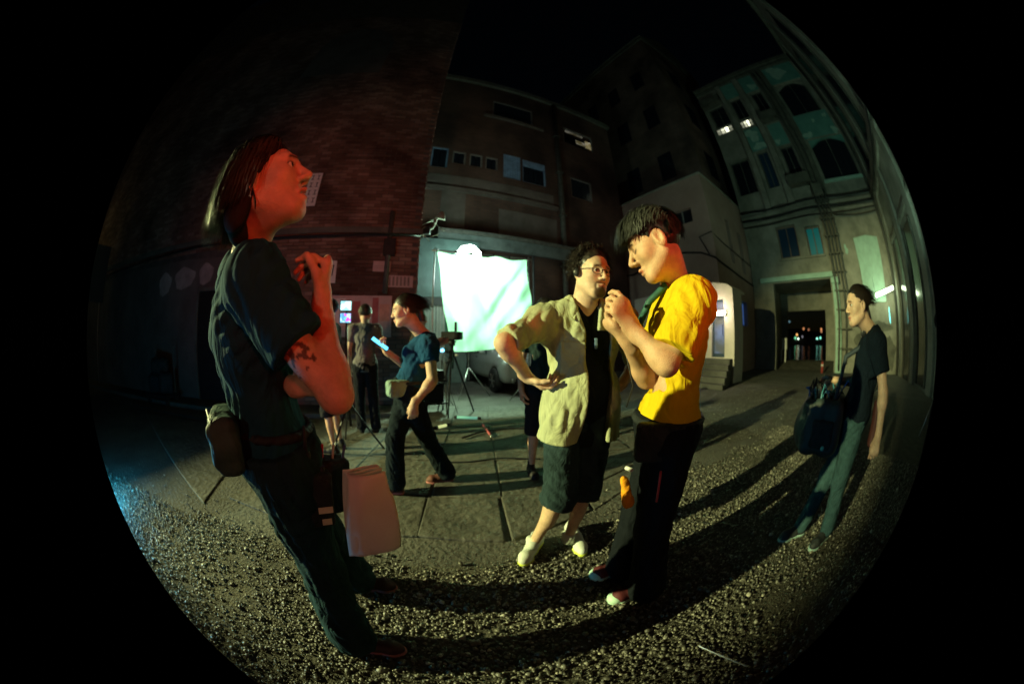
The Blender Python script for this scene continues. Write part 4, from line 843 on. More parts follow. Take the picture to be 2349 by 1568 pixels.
def strand_mesh(name, mt, parent, paths, width, nrm_c=None):
    """flat tapering locks that follow the given paths"""
    V = []; F = []
    for P in paths:
        P = np.array(P); m = len(P); T = np.gradient(P, axis=0); T /= np.linalg.norm(T, axis=1)[:, None]+1e-9
        nn = P-nrm_c; S = np.cross(T, nn); S /= np.linalg.norm(S, axis=1)[:, None]+1e-9
        w = width*np.interp(np.linspace(0, 1, m), [0, .15, .6, 1], [.6, 1, .9, .08])[:, None]*random.uniform(.6, 1.4); b = len(V)*1
        base = sum(len(x) for x in V) if False else None
        V.append(np.concatenate([P-S*w, P+S*w])); F.append(m)
    off = 0; FF = []
    for v, m in zip(V, F):
        i = np.arange(m-1); FF.append(np.stack([off+i, off+i+1, off+m+i+1, off+m+i], 1)); off += 2*m
    return np_mesh(name, np.concatenate(V), np.concatenate(FF), mt, parent)
def hair_paths(c, Rm, s, n, root, flow, length, steps=9, grav=.25, lift=.012, seed=0, shell=(.079, .102, .092), cen=(0, -.018, .040), wav=.15):
    """roots on the skull ellipsoid picked by root(dir), combed along flow(dir) and falling with gravity, kept outside the skull"""
    rg = np.random.default_rng(seed); out = []; Ri = Rm.T; sh = np.array(shell); ce = np.array(cen); down = Ri@np.array([0, 0, -1.]); tries = 0
    while len(out) < n and tries < n*40:
        tries += 1; v = nrm(rg.normal(0, 1, 3)); w = root(v)
        if rg.random() > w: continue
        p = ce+v*sh*.97; L = length(v)*rg.uniform(.75, 1.15); dl = L/steps; pts = [p]; f = nrm(flow(v)+rg.normal(0, wav, 3)); lf = rg.uniform(.15, 1)*lift
        for i in range(steps):
            w_ = min(1, grav*(i+1)/steps*2.2); u = nrm(f*(1-w_)+down*w_+rg.normal(0, wav*.5, 3)); p = p+u*dl; q = (p-ce)/(sh+lf); r = np.linalg.norm(q)
            if r < 1: p = ce+q/r*(sh+lf)
            pts.append(p)
        out.append([c+Rm@(np.array(x)*s) for x in pts])
    return out
def skin_mat(name, col, rough=.5):
    m = mat(name, col, rough, var=.20, scale=22, bump=.22, bscale=260, spec=.45, attr='tint'); b = m.node_tree.nodes['Principled BSDF']
    b.inputs['Subsurface Weight'].default_value = .12; b.inputs['Subsurface Radius'].default_value = (.012, .005, .003); b.inputs['Subsurface Scale'].default_value = 1.
    return m
def cloth_m(name, col, rough=.95, var=.15, scale=14, bump=.25, bscale=350, sheen=0.): return cloth_wr(name, col, rough, var=var, scale=scale, bump=bump, bscale=bscale, spec=.15, sheen=sheen)
def cloth_wr(name, col, rough, var, scale, bump, bscale, spec, sheen):
    m = mat(name, col, rough, var=var, scale=scale, bump=0, spec=.08, sheen=0.); t = m.node_tree; N = t.nodes; L = t.links; b = N['Principled BSDF']
    g_ = N.new('ShaderNodeNewGeometry'); w = N.new('ShaderNodeTexNoise'); w.inputs['Scale'].default_value = 9; w.inputs['Detail'].default_value = 3; w.inputs['Distortion'].default_value = 1.6
    mp = N.new('ShaderNodeMapping'); mp.inputs['Scale'].default_value = (1, 1, .55); L.new(g_.outputs['Position'], mp.inputs[0]); L.new(mp.outputs[0], w.inputs['Vector'])
    f = N.new('ShaderNodeTexNoise'); f.inputs['Scale'].default_value = bscale; L.new(g_.outputs['Position'], f.inputs['Vector'])
    a = N.new('ShaderNodeBump'); a.inputs['Strength'].default_value = .55; a.inputs['Distance'].default_value = .05; L.new(w.outputs[0], a.inputs['Height'])
    c = N.new('ShaderNodeBump'); c.inputs['Strength'].default_value = bump; c.inputs['Distance'].default_value = .002; L.new(f.outputs[0], c.inputs['Height']); L.new(a.outputs[0], c.inputs['Normal']); L.new(c.outputs[0], b.inputs['Normal'])
    return m
M['hair_dark'] = mat('hair_dark', (.022, .016, .012), .42, var=.3, scale=40, spec=.5)
M['hair_black'] = mat('hair_black', (.016, .015, .015), .38, var=.3, scale=40, spec=.5)
M['hair_brown'] = mat('hair_brown', (.034, .028, .016), .34, var=.5, scale=40, spec=.5)
M['eye_white'] = mat('eye_white', (.6, .56, .5), .25, var=0, spec=.5)
M['iris'] = mat('iris', (.025, .016, .01), .15, var=0, spec=.6)
def eyes(parent, c, Rm, s=1., look=(0, 1, 0)):
    for q in (-1, 1):
        p = c+Rm@(np.array((q*.0305, .0745, .0025))*s); d = nrm(Rm@np.array(look))
        mb = MB(); n = 10; mb.lathe(p, [(.0005, -.0130*s)]+[(.0130*s*math.sin(a), -.0130*s*math.cos(a)) for a in np.linspace(.3, math.pi-.3, 8)]+[(.0005, .0130*s)], axis=d, n=12); e = mb.build('eye', M['eye_white'], parent, smooth=True)
        mb = MB(); mb.lathe(p+d*.0108*s, [(.0068*s, 0), (.006*s, .0016*s), (.001, .0026*s)], axis=d, n=12); mb.build('iris', M['iris'], e, smooth=True)
def face_tint(c, Rm, s, brow=(.10, .07, .06), lip=(.62, .27, .27), beard=None, brow_w=1., stubble=None, lash=.0098):
    def fn(V):
        L = (V.astype(float)-c)@Rm/s; x, y, z = L[:, 0], L[:, 1], L[:, 2]; t = np.ones((len(V), 3))
        near = (np.abs(x) < .09) & (y > .02) & (np.abs(z) < .13)
        def mixin(w, col): t[:] = t*(1-w[:, None])+np.array(col)[None]*w[:, None]
        ax = np.abs(x)
        if stubble is not None:
            w = np.clip((-.045-z)/.02, 0, 1)*np.clip((y+.01)/.03, 0, 1)*np.clip((.13+z)/.01, 0, 1); mixin(near*w*.5, stubble)
        w = near*np.exp(-((z-.0255+.25*(ax-.03)**1*0+ (ax > .034)*(ax-.034)*.35)/.0042)**2)*np.clip((ax-.010)/.004, 0, 1)*np.clip((.048-ax)/.006, 0, 1)*brow_w; mixin(np.clip(w*1.3, 0, 1), brow)
        w = near*np.exp(-((z+.0705)/.0085)**2)*np.clip((.021-ax)/.004, 0, 1)*np.clip((y-.08)/.006, 0, 1); mixin(np.clip(w, 0, 1), lip)
        w = near*np.exp(-((np.hypot((ax-.030)*.62, z-.003))/.0095)**2)*.45; mixin(w, (.5, .4, .38)); w = near*np.exp(-((z-lash+30*(ax-.030)**2*(1 if lash > 0 else -.8))/.0026)**2)*np.clip((ax-.014)/.003, 0, 1)*np.clip((.048-ax)/.003, 0, 1); mixin(np.clip(w*1.3, 0, 1)*.95, (.04, .03, .03))
        if beard is not None:
            d1 = np.hypot(x*.75, (z+.098)*1.0); w = np.clip((.030-d1)/.008, 0, 1); w2 = np.exp(-((z+.0545)/.0065)**2)*np.clip((.030-ax)/.005, 0, 1); w3 = np.exp(-((ax-.027)/.006)**2)*np.clip((-.05-z)/.008, 0, 1)*np.clip((z+.115)/.008, 0, 1)
            mixin(near*np.clip(np.maximum(np.maximum(w, w2), w3), 0, 1)*.92, beard)
        return t
    return fn
def shoe(parent, heel, toe, upper, sole, h=.075, s=1., lift=0., name='shoe', w=1.):
    heel = np.array((*heel[:2], lift), float); toe = np.array((*toe[:2], lift), float); f = nrm(toe-heel); L = np.linalg.norm(toe-heel); r = np.array((f[1], -f[0], 0)); up = np.array((0, 0, 1.))
    P = lambda a, b, c: heel+f*a*L+r*b+up*c
    g = Grid(np.minimum(heel, toe)-.08, np.maximum(heel, toe)+np.array((.08, .08, .16)), .005)
    g.chain([P(.14, 0, .045), P(.5, 0, .046), P(.8, 0, .038), P(.9, 0, .032)], [.037*w, .038*w, .041*w, .030*w], .02); g.cone(P(.16, 0, .05), P(.22, 0, h+.03), .036*w, .037*w, .03); g.cone(P(.3, 0, .085), P(.62, 0, .055), .026, .022, .02)
    g.cut(P(0, 0, .018), (0, 0, -1)); g.cut(P(0, 0, h+.035), (0, 0, 1)); o = g.build(name, upper, parent)
    g = Grid(np.minimum(heel, toe)-.08, np.maximum(heel, toe)+np.array((.08, .08, .08)), .005)
    g.chain([P(.13, 0, .012), P(.5, 0, .012), P(.78, 0, .012), P(.9, 0, .014)], [.040*w, .037*w, .044*w, .034*w], .02, (up, 1.0)); g.cut(P(0, 0, .001), (0, 0, -1)); g.cut(P(0, 0, .026), (0, 0, 1)); g.build('sole', sole, o)
    mb = MB()
    for k in range(4): a = .42+.085*k; z = .098-.012*k; mb.tube([P(a, -.026, z-.012), P(a+.02, 0, z), P(a, .026, z-.012)], .003, 5)
    mb.build('lace', sole, o)
    return o
# ------------------------------------------------------------------ people
def v3(*a): return np.array(a, float)
def frame_of(J):
    up = nrm(J['neck']-J['pel']); r = J['shR']-J['shL']; r = nrm(r-up*np.dot(r, up)); f = np.cross(up, r); return r, f, up, np.stack([r, f, up], 1)
def torso(g, J, w=1., off=0., fem=False, belly=0., top=True, k=.05, hipw=1.):
    r, f, up, Rm = frame_of(J); p, n = J['pel'], J['neck']; L = np.linalg.norm(n-p)
    g.ell(p+up*.02, (.158*w*hipw+off, .112*w+off, .115+off), Rm, k)
    g.ell(p+up*.32*L+f*.005, (.128*w+off, .092*w+off, .16+off), Rm, k)
    g.ell(p+up*.66*L, (.152*w+off, .106*w+off, .165+off), Rm, k)
    if fem:
        for q in (-1, 1): g.ell(p+up*.60*L+f*(.075+off*.6)+r*q*.070, (.058+off, .052+off, .056+off), Rm, .04)
    if belly: g.ell(p+up*.24*L+f*.06, (.11+off, .075+belly+off, .13+off), Rm, .06)
    if top:
        for s in ('shL', 'shR'):
            g.cone(n-up*.012, J[s]+up*.004, .046*w+off, .050*w+off, .05); g.ell(J[s], (.056*w+off,)*3, Rm, .04)
def legs(g, J, w=1., off=0., flare=0., calf=True, to=1., offk=None):
    r, f, up, Rm = frame_of(J)
    for s in 'LR':
        h, k_, a = J['hip'+s], J['kn'+s], J['an'+s]; ok = off if offk is None else offk; a2 = k_+(a-k_)*to
        g.cone(h, k_, .086*w+off, .056*w+ok, .03); g.cone(k_, a2, .055*w+ok, .037*w+flare+ok, .03)
        if calf: g.ell(k_+(a-k_)*.30-f*.012, (.048*w+ok, .050*w+ok, .11), None, .04)
def arm(g, J, s, w=1.):
    a, b, c = J['sh'+s], J['el'+s], J['wr'+s]
    g.cone(a, b, .049*w, .038*w, .025); g.cone(b, c, .040*w, .0255*w, .02); g.ell(b+(c-b)*.22, (.040*w,)*3, None, .03)
def bounds(J, m=.2):
    P = np.array(list(J.values())); return P.min(0)-m, P.max(0)+m
def body(root, J, hc, Rh, skin, hs=1., w=1., fem=False, hands=(), h=.0045, tint=None, hk={}, bare_legs=True, neck_r=.058, legw=1., legoff=-.008, armw=1.):
    lo, hi = bounds({**J, 'h': hc}); lo[2] = max(lo[2], -.02); hi[2] = hc[2]+.17
    g = Grid(lo, hi, h); torso(g, J, w, -.012, fem); legs(g, J, legw, legoff)
    for s in 'LR': arm(g, J, s, armw)
    r, f, up, Rm = frame_of(J)
    g.cone(J['neck']-up*.03, hc+Rh@v3(0, -.028, -.05)*hs, neck_r*1.05, neck_r*.92, .03); g.cone(J['neck']+f*.01, hc+Rh@v3(0, .012, -.075)*hs, neck_r*.72, neck_r*.62, .03)
    head_sdf(g, hc, Rh, hs, **hk)
    for (s, d, n, cu, th, *cw) in hands: hand_sdf(g, J['wr'+s], d, n, -1 if s == 'R' else 1, cu, th, s=.98 if not fem else .92, **(dict(cw=cw[0]) if cw else {}))
    o = g.build('body', skin, root, tint or (lambda V: np.ones((len(V), 3)))); (None if hk.get('closed') else eyes(root, hc, Rh, hs)); return o
def tee(root, J, m, w=1., off=.012, sleeve=.55, hem=None, fem=False, belly=0., amp=.004, seed=1, h=.006, name='t_shirt', neck=.066, sw=1., hipw=1., vneck=False, offb=None, scoop=0.):
    lo, hi = bounds(J, .2); g = Grid(lo, hi, h); r, f, up, Rm = frame_of(J); torso(g, J, w, off, fem, belly, hipw=hipw)
    if hem is not None and hem < 0: g.cone(J['pel']+up*(-.02), J['pel']+up*(hem), .15, .15, .05, (f, 1.35))
    for s in 'LR':
        a, b = J['sh'+s], J['el'+s]; e = a+(b-a)*sleeve; g.cone(a, e+(e-a)*.15, .056*sw+off, .052*sw+off, .03)
    g.folds(amp, seed, 62)
    for s in 'LR':
        a, b = J['sh'+s], J['el'+s]; e = a+(b-a)*sleeve; m_ = .11*max(1, sw); g.cut(e, b-a, lo=e-m_-.06, hi=e+m_+.06) if False else cut_local(g, e, b-a, m_)
    g.cut(J['pel']+up*(hem if hem is not None else -.05), -up)
    g.cone(J['neck']+up*.004+f*.016, J['neck']+up*.10+f*.03, neck, neck*1.15, .004, op='s')
    if scoop: g.cone(J['neck']-up*scoop+f*.075, J['neck']+up*.06+f*.05, .050, .085, .004, op='s')
    if vneck: g.cone(J['neck']-up*.09+f*.10, J['neck']+up*.05+f*.08, .004, .065, .004, op='s')
    return g.build(name, m, root)
def cut_local(g, e, d, m):
    d = nrm(d); sl, X, Y, Z = g.sl(e-m-.03, e+m+.03); x, y, z = X-f32(e[0]), Y-f32(e[1]), Z-f32(e[2]); t = x*f32(d[0])+y*f32(d[1])+z*f32(d[2])
    rr = np.sqrt(np.maximum(x*x+y*y+z*z-t*t, 0)); t2 = np.where((rr < m) & (t < m), t, -1.); g.a[sl] = np.maximum(g.a[sl], t2.astype(f32))
def trousers(root, J, m, w=1., off=.014, flare=.012, top=.10, hem=.06, amp=.005, seed=2, h=.007, name='trousers', to=1., hipw=1., offk=None):
    lo, hi = bounds({k: J[k] for k in J if k[:2] in ('pe', 'hi', 'kn', 'an')}, .2); lo[2] = -.02
    g = Grid(lo, hi, h); r, f, up, Rm = frame_of(J); p = J['pel']
    g.ell(p+up*.01, (.160*w*hipw+off, .116*w+off, .13+off), Rm, .04); g.cone(p+up*.02, p+up*(top+.06), .128*w+off, .122*w+off, .05, (f, 1.30)); legs(g, J, w, off, flare, calf=False, to=to, offk=offk)
    g.folds(amp, seed, 50)
    g.cut(p+up*top, up)
    for s in 'LR':
        k_, a = J['kn'+s], J['an'+s]; e = k_+(a-k_)*to
        if to < 1: cut_local(g, e, a-k_, .16)
    if to >= 1: g.cut((0, 0, hem), (0, 0, -1))
    return g.build(name, m, root)
def hair_cap(root, m, c, Rm, s, cuts, rad=(.079, .101, .090), cen=(0, -.020, .040), extra=(), name='hair', amp=.002, ear=True):
    g = Grid(c-.20*s, c+.20*s, .0045); L = lambda x, y, z: c+Rm@(v3(x, y, z)*s)
    g.ell(L(*cen), np.array(rad)*s, Rm, .01)
    for (p, rr) in extra: g.ell(L(*p), np.array(rr)*s, Rm, .02)
    g.folds(amp, 5, 160)
    if ear:
        for q in (-1, 1): g.ell(L(q*.090, -.004, -.012), np.array((.032, .034, .048))*s, Rm, .004, 's')
    for (p, n) in cuts: g.cut(L(*p), Rm@np.array(n, float))
    return g.build(name, m, root)
ROOT = lambda loc, label, group='film crew members': thing('person', loc, label, 'person', group)

# ---- woman on the left, looking up, right hand at her collar
J = dict(neck=at(603, 556, .80), pel=at(628, 1020, .90), shR=at(582, 640, .70), elR=at(770, 905, .62), wrR=at(738, 682, .72))
hcA = at(607, 435, .71); RA = rot(70, 26, 4); RAh = rot(70, 6, 2)
rA = v3(.90, -.436, 0); fA = v3(.436, .90, 0)
J['shL'] = J['shR']-rA*.33+fA*.02; J['neck'] = (J['shR']+J['shL'])/2+v3(0, 0, .062)-fA*.015
J['elL'] = J['shL']+v3(0, 0, -.26)+fA*.10-rA*.02; J['wrL'] = at(690, 885, .74)
J['pel'] = v3(-.69, .60, .985); J['hipR'] = J['pel']+rA*.085-v3(0, 0, .05); J['hipL'] = J['pel']-rA*.085-v3(0, 0, .05)
J['anR'] = v3(-.655, .555, .09); J['anL'] = v3(-.80, .97, .09); J['knR'] = (J['hipR']+J['anR'])/2+fA*.035-rA*.03+v3(0, 0, .03); J['knL'] = (J['hipL']+J['anL'])/2+fA*.03+v3(0, 0, .03)
A = ROOT((-.68, .62, 0), 'woman in dark T-shirt and jeans gazing up, one hand at her collar, papers at hip')
skA = skin_mat('skin_a', (.52, .31, .22))
ft = face_tint(hcA, RA, 1.05, brow=(.10, .07, .05))
def tA(V):
    t = ft(V); a, b = J['shR'], J['elR']; d = nrm(b-a); q = V.astype(float)-(a+(b-a)*.60); s = q@d; fr = q@nrm(np.cross(d, v3(.6, -.7, .3))); w = q@nrm(v3(.6, -.7, .3))
    pat = np.sin(s*190+3*np.sin(fr*130))+np.sin(fr*230+2.5*np.sin(s*90))+.6*np.sin(s*61+fr*83)
    ink_ = (np.abs(s) < .055) & (fr > -.012) & (fr < .05) & (w > -.01) & (pat > .05) & (np.linalg.norm(q, axis=1) < .075); t[ink_] *= np.array((.16, .15, .16)); return t
body(A, J, hcA, RA, skA, 1.05, 1.0, True, [('R', v3(.05, .05, 1), fA*.80+rA*.45, (.95, 1.15, 1.25, 1.3), (.45, .35), (1.25, .55, .35)), ('L', rA*.9+fA*.25+v3(0, 0, .25), fA*.7+v3(0, 0, -.6), (.7, .75, .8, .85), (.5, .3))], h=.0042, tint=tA, hk=dict(mouth=.006, jaw=.94, fem=True), neck_r=.051, armw=.93)
M['navy_tee'] = cloth_m('navy_tee', (.009, .05, .075))
tee(A, J, M['navy_tee'], 1.0, .016, .60, -.10, True, amp=.010, seed=3, sw=1.10, scoop=.035)
M['jeans_dark'] = cloth_m('jeans_dark', (.014, .035, .042), scale=9, var=.35)
trousers(A, J, M['jeans_dark'], 1.08, .026, .045, .05, .035, amp=.012, seed=7)
M['shoe_dark'] = mat('shoe_dark', (.05, .02, .025), .6, var=.2); M['sole_pink'] = mat('sole_pink', (.45, .16, .16), .6, var=.1)
shoe(A, (-.715, .525), (-.44, .605), M['shoe_dark'], M['sole_pink']); shoe(A, (-.86, .95), (-.60, 1.03), M['shoe_dark'], M['sole_pink'])
# bob haircut, parted, swept back off the face
hair_cap(A, M['hair_dark'], hcA, RA, 1.05, [((0, .052, .0), (0, 1, -.42))], rad=(.084, .092, .100), cen=(0, -.012, .046), ear=False)
hair_cap(A, M['hair_dark'], hcA, RAh, 1.05, [], rad=(.05, .05, .05), cen=(0, -.06, .02), extra=[((0, -.050, .0), (.074, .036, .09)), ((.066, -.03, -.035), (.022, .042, .085)), ((-.066, -.03, -.035), (.022, .042, .085)), ((0, -.046, -.080), (.070, .030, .055))], ear=False, name='hair_back')
M['hair_matte'] = mat('hair_matte', (.012, .009, .007), .75, var=.3, scale=40, spec=.15)
for o_ in A.children:
    if o_.name.split('.')[0] in ('hair', 'hair_back'): o_.data.materials[0] = M['hair_matte']
def rootA(v): return 1. if (v[2] > -.15 and v[1] < .62+.5*max(0, v[2]-.3)) else 0.
pa = hair_paths(hcA, RA, 1.05, 4200, rootA, lambda v: v3(np.sign(v[0]+.15)*.8, -.45, -.05), lambda v: .105+.125*max(0, v[2]), 12, 1.35, .018, 4, wav=.20, shell=(.082, .086, .098), cen=(0, -.012, .044))
strand_mesh('hair_locks', M['hair_brown'], A, pa, .0013, hcA)
# earring and earphone lead
mb = MB(); p = hcA+RA@v3(.080, -.008, -.036); mb.tube([p, p+v3(0, 0, -.012), p+v3(.004, .003, -.016)], .0022, 6); mb.build('earring', M['steel'], A)
mb = MB(); q = [hcA+RA@v3(.082, -.004, -.02), hcA+RA@v3(.080, .0, -.07), J['neck']+rA*.07+fA*.02+v3(0, 0, .02), J['neck']+rA*.10+fA*.05-v3(0, 0, .06)]; mb.tube(q, .0018, 5); mb.build('earphone_lead', M['black'], A, smooth=True)
# microphone clipped at the chest
mb = MB(); mb.box(J['neck']+rA*.09+fA*.135-v3(0, 0, .12), (.018, .03, .045), -R(36)); mb.build('clip_microphone', M['dark_metal'], A, bevel=.004)
mb = MB(); q = J['neck']+rA*.09+fA*.135-v3(0, 0, .14); mb.tube([q, q+fA*.03-v3(0, 0, .06), q+fA*.02+rA*.02-v3(0, 0, .16)], .002, 5); mb.build('microphone_lead', M['black'], A, smooth=True)
pelA = J['pel'].copy()
# belt bag behind her back
def sack(name, label, cat, c, half, Rm, m, r=.03, amp=.006, seed=1, loc=None, fr=40):
    t = thing(name, tuple(c) if loc is None else loc, label, cat); g = Grid(np.array(c)-.35, np.array(c)+.35, .007); g.rbox(c, half, Rm, r, .01); g.folds(amp, seed, fr); g.build('pouch', m, t); return t
M['bag_black'] = cloth_m('bag_black', (.024, .028, .03), .55, var=.3); M['bag_teal'] = cloth_m('bag_teal', (.045, .075, .07), .5, var=.3)
bb = sack('belt_bag', 'dark padded belt bag worn at the small of the back of the woman gazing up', 'bag', pelA-fA*.165+v3(0, 0, .06)+rA*.03, (.11, .05, .075), rot(36), M['bag_teal'], .035, .008, 4)
mb = MB(); mb.tube([pelA-fA*.21+v3(0, 0, .12)+rA*x for x in (-.06, 0, .06, .12)], .004, 6); mb.build('zip', M['steel'], bb)
mb = MB(); mb.tube([pelA+v3(0, 0, .07)+rA*(.165*math.sin(a))-fA*(.125*math.cos(a)) for a in np.linspace(0, 2*math.pi, 25)], .014, 6); mb.build('belt', M['bag_black'], bb, smooth=True)
# radio pouch and radio on her hip
pc = pelA+rA*.17+fA*.055+v3(0, 0, -.11); Rp = rot(36, -8, 4)
ra_ = thing('radio', tuple(pc), 'black walkie-talkie with antenna in a belt pouch on the hip of the woman gazing up', 'radio')
g_ = Grid(pc-.2, pc+.2, .005); g_.rbox(pc, (.026, .038, .085), Rp, .008); g_.build('pouch', M['bag_black'], ra_)
mb = MB(); mb.tube([pc+Rp@v3(0, -.02, .08), pc+Rp@v3(0, -.03, .14)], .012, 8); mb.tube([pc+Rp@v3(0, -.03, .13), pc+Rp@v3(0, -.035, .21)], [.007, .004], 8); mb.build('antenna', M['black'], ra_, smooth=True)
mb = MB(); mb.lathe(pc+Rp@v3(0, .015, .085), [(.009, 0), (.009, .014)], axis=Rp[:, 2], n=10); mb.build('knob', M['dark_metal'], ra_)
for (dz, w) in ((-.035, .045), (-.075, .03)): mb = MB(); mb.frame(pc+Rp@v3(.0265, -w/2+.008, dz), Rp@v3(.002, 0, 0), Rp@v3(0, w, 0), Rp@v3(0, 0, .02)); mb.build('tape_label', mat('tape', (.7, .55, .45), .8), ra_)
pc2 = pelA+rA*.14+fA*.125+v3(0, 0, -.10)
pk = thing('tool_pouch', tuple(pc2), 'small black open tool pouch with pens beside the radio on a hip', 'pouch')
g_ = Grid(pc2-.2, pc2+.2, .006); g_.rbox(pc2, (.03, .05, .09), Rp, .015); g_.folds(.004, 9, 60); g_.build('pouch', M['bag_black'], pk)
for k in range(3): mb = MB(); q = pc2+Rp@v3(.005*k, -.03+.03*k, .08); mb.tube([q, q+Rp@v3(.002, .004*k, .05)], .004, 6); mb.build('pen', mat('pen', [(.5, .05, .08), (.4, .4, .4), (.05, .08, .2)][k], .4), pk)
# bundle of papers hanging from the belt
out = [(795, 1090), (840, 1082), (881, 1077), (905, 1135), (928, 1195), (905, 1222), (900, 1245), (850, 1272), (806, 1262), (797, 1180)]
pt = [at(x, y, .66+.02*math.sin(i*1.3)) for i, (x, y) in enumerate(out)]; ctr = sum(pt)/len(pt)
pp = thing('paper_bundle', tuple(ctr), 'folded bundle of call-sheet papers hanging from the belt of the woman gazing up', 'papers')
M['paper_w'] = mat('paper_w', (.72, .62, .58), .8, var=.06, scale=10, bump=.1, bscale=20)
q4 = [at(797, 1090, .655), at(882, 1078, .67), at(912, 1242, .66), at(803, 1264, .64)]
nn = nrm(np.cross(q4[1]-q4[0], q4[3]-q4[0])); nn = nn*np.sign(np.dot(nn, -ctr+v3(0, 0, H)))
for k in range(4):
    def pf(a, b, k=k):
        p = (q4[0]*(1-a)+q4[1]*a)*(1-b)+(q4[3]*(1-a)+q4[2]*a)*b; e = q4[1]-q4[0]
        p = p+e*(.16*math.sin(b*math.pi)*a*(1 if b > .3 else .6))*(1-.3*k)+nn*(.022*math.sin(a*2.6+k*.5)*(.3+b)+.010*math.sin(b*5+a*3+k)-.005*k-.012*max(0, .25-a)*4)
        return p+v3(-.006*k, .004*k, -.008*k*b)
    mb = MB(); mb.sheet(pf, 14, 18); mb.build('paper', M['paper_w'], pp, smooth=True, solid=.0012)

# ---- bearded man with glasses, khaki overshirt, hand on hip
J = dict(pel=v3(.355, 1.50, .93), shR=at(1243, 742, 1.46), shL=at(1425, 735, 1.60), elR=at(1157, 786, 1.27), wrR=at(1211, 866, 1.40), knR=at(1285, 1135, 1.42), anR=at(1222, 1250, 1.46), knL=at(1342, 1118, 1.54), anL=at(1304, 1228, 1.53))
J['anR'][2] = .09; J['anL'][2] = .09
J['neck'] = (J['shR']+J['shL'])/2+v3(.0, 0, .075); hcB = at(1357, 628, 1.44); RB = rot(161, -4, -4)
rB, fB, upB, RmB = frame_of(J); J['hipR'] = J['pel']+rB*.09-v3(0, 0, .05); J['hipL'] = J['pel']-rB*.09-v3(0, 0, .05)
J['elL'] = J['shL']-rB*.13-fB*.06-v3(0, 0, .24); J['wrL'] = J['pel']-rB*.19+fB*.06+v3(0, 0, .13)
B = ROOT((.30, 1.48, 0), 'bespectacled man with goatee, open khaki overshirt and dark shorts, hand on hip')
skB = skin_mat('skin_b', (.60, .40, .27))
body(B, J, hcB, RB, skB, 1.0, 1.05, False, [('R', J['pel']+rB*.10+fB*.10+v3(0, 0, .10)-J['wrR'], -fB*.3+rB*.9+v3(0, 0, -.3), (.6, .65, .7, .75), (.6, .3)), ('L', J['pel']+fB*.1-J['wrL']+v3(0, 0, .06), -rB, (.5, .5, .6, .6), (.6, .3))], h=.0045, tint=face_tint(hcB, RB, 1., brow=(.10, .08, .06), beard=(.09, .065, .05), brow_w=.9), hk=dict(jaw=1.06, nose=1.02), neck_r=.064, armw=1.05)
M['black_tee'] = cloth_m('black_tee', (.008, .012, .016)); M['khaki'] = cloth_m('khaki', (.38, .40, .25), var=.12, scale=10); M['dark_shorts'] = cloth_m('dark_shorts', (.02, .036, .042), var=.4, scale=12)
tee(B, J, M['black_tee'], 1.05, .012, .25, -.17, False, belly=.035, amp=.003, seed=5, vneck=True)
# open overshirt: rolled sleeves, loose tails, collar, pockets
lo, hi = bounds(J, .22); g_ = Grid(lo, hi, .0055); torso(g_, J, 1.08, .030, False, .045)
for s_ in (-1, 1): g_.cone(J['pel']+rB*s_*.11-fB*.01+upB*.1, J['pel']+rB*s_*.165-upB*.32+fB*.02, .085, .08, .05)
for s_ in (-1, 1): g_.cone(J['pel']+rB*s_*.10+fB*.05+upB*.12, J['pel']+rB*s_*.125-upB*.32+fB*.075, .085, .08, .05)
g_.cone(J['pel']-fB*.05, J['pel']-fB*.06-upB*.30, .14, .145, .05, (fB, 1.5))
for s_ in 'LR':
    a, b_ = J['sh'+s_], J['el'+s_]; e = a+(b_-a)*.80; g_.cone(a, e, .072, .060, .03); g_.cone(a+(b_-a)*.70, a+(b_-a)*.9, .060, .064, .012); g_.cone(a+(b_-a)*.82, a+(b_-a)*1.0, .058, .062, .012)
g_.folds(.0085, 12, 52, dirs=[rB, rB+fB*.6, rB*.95+upB*.2, fB*.8+rB*.4])
for s_ in 'LR': a, b_ = J['sh'+s_], J['el'+s_]; cut_local(g_, a+(b_-a)*.93, b_-a, .13)
g_.cut(J['pel']-upB*.135, -upB)
# front opening, wider to his left
cf = J['pel']+upB*.15+fB*.20-rB*.015
for (x0, x1, zt, zb) in [(-.105, .03, .42, -.5)]:
    g_.rbox(J['pel']+upB*(zt+zb)/2+fB*.20+rB*(x0+x1)/2, ((x1-x0)/2, .17, (zt-zb)/2), RmB, .02, .01, 's')
torso2 = dict(J); 
g_.cone(J['neck']-upB*.01+fB*.03, J['neck']+upB*.15+fB*.03, .066, .075, .004, op='s'); g_.cone(J['neck']-upB*.12+fB*.13, J['neck']+upB*.03+fB*.07, .03, .07, .004, op='s')
sb = g_.build('overshirt', M['khaki'], B)
for s_ in (-1, 1):
    mb = MB(); c_ = J['neck']+upB*.012; mb.add([c_+rB*s_*.060+fB*.0+upB*.035, c_+rB*s_*.052+fB*.075-upB*.02, c_+rB*s_*.085+fB*.118-upB*.085, c_+rB*s_*.115+fB*.075-upB*.05, c_+rB*s_*.095+fB*.0+upB*.005], [(0, 1, 2, 3, 4)]); mb.build('collar', M['khaki'], sb, solid=.006)
pkc = J['pel']+upB*.335+rB*.095+fB*.142
for (hw, hh, dz, th) in ((.055, .012+.02, .0, .006), (.052, .055, -.07, .004)): mb = MB(); mb.frame(pkc-rB*hw+upB*(dz-hh), rB*2*hw-fB*.035*hw/.055, upB*2*hh, fB*th); mb.build('pocket_flap' if dz == 0 else 'pocket', M['khaki'], sb, bevel=.002)
trousers(B, J, M['dark_shorts'], 1.0, .016, .03, .06, amp=.008, seed=9, name='shorts', to=.12, offk=.036)
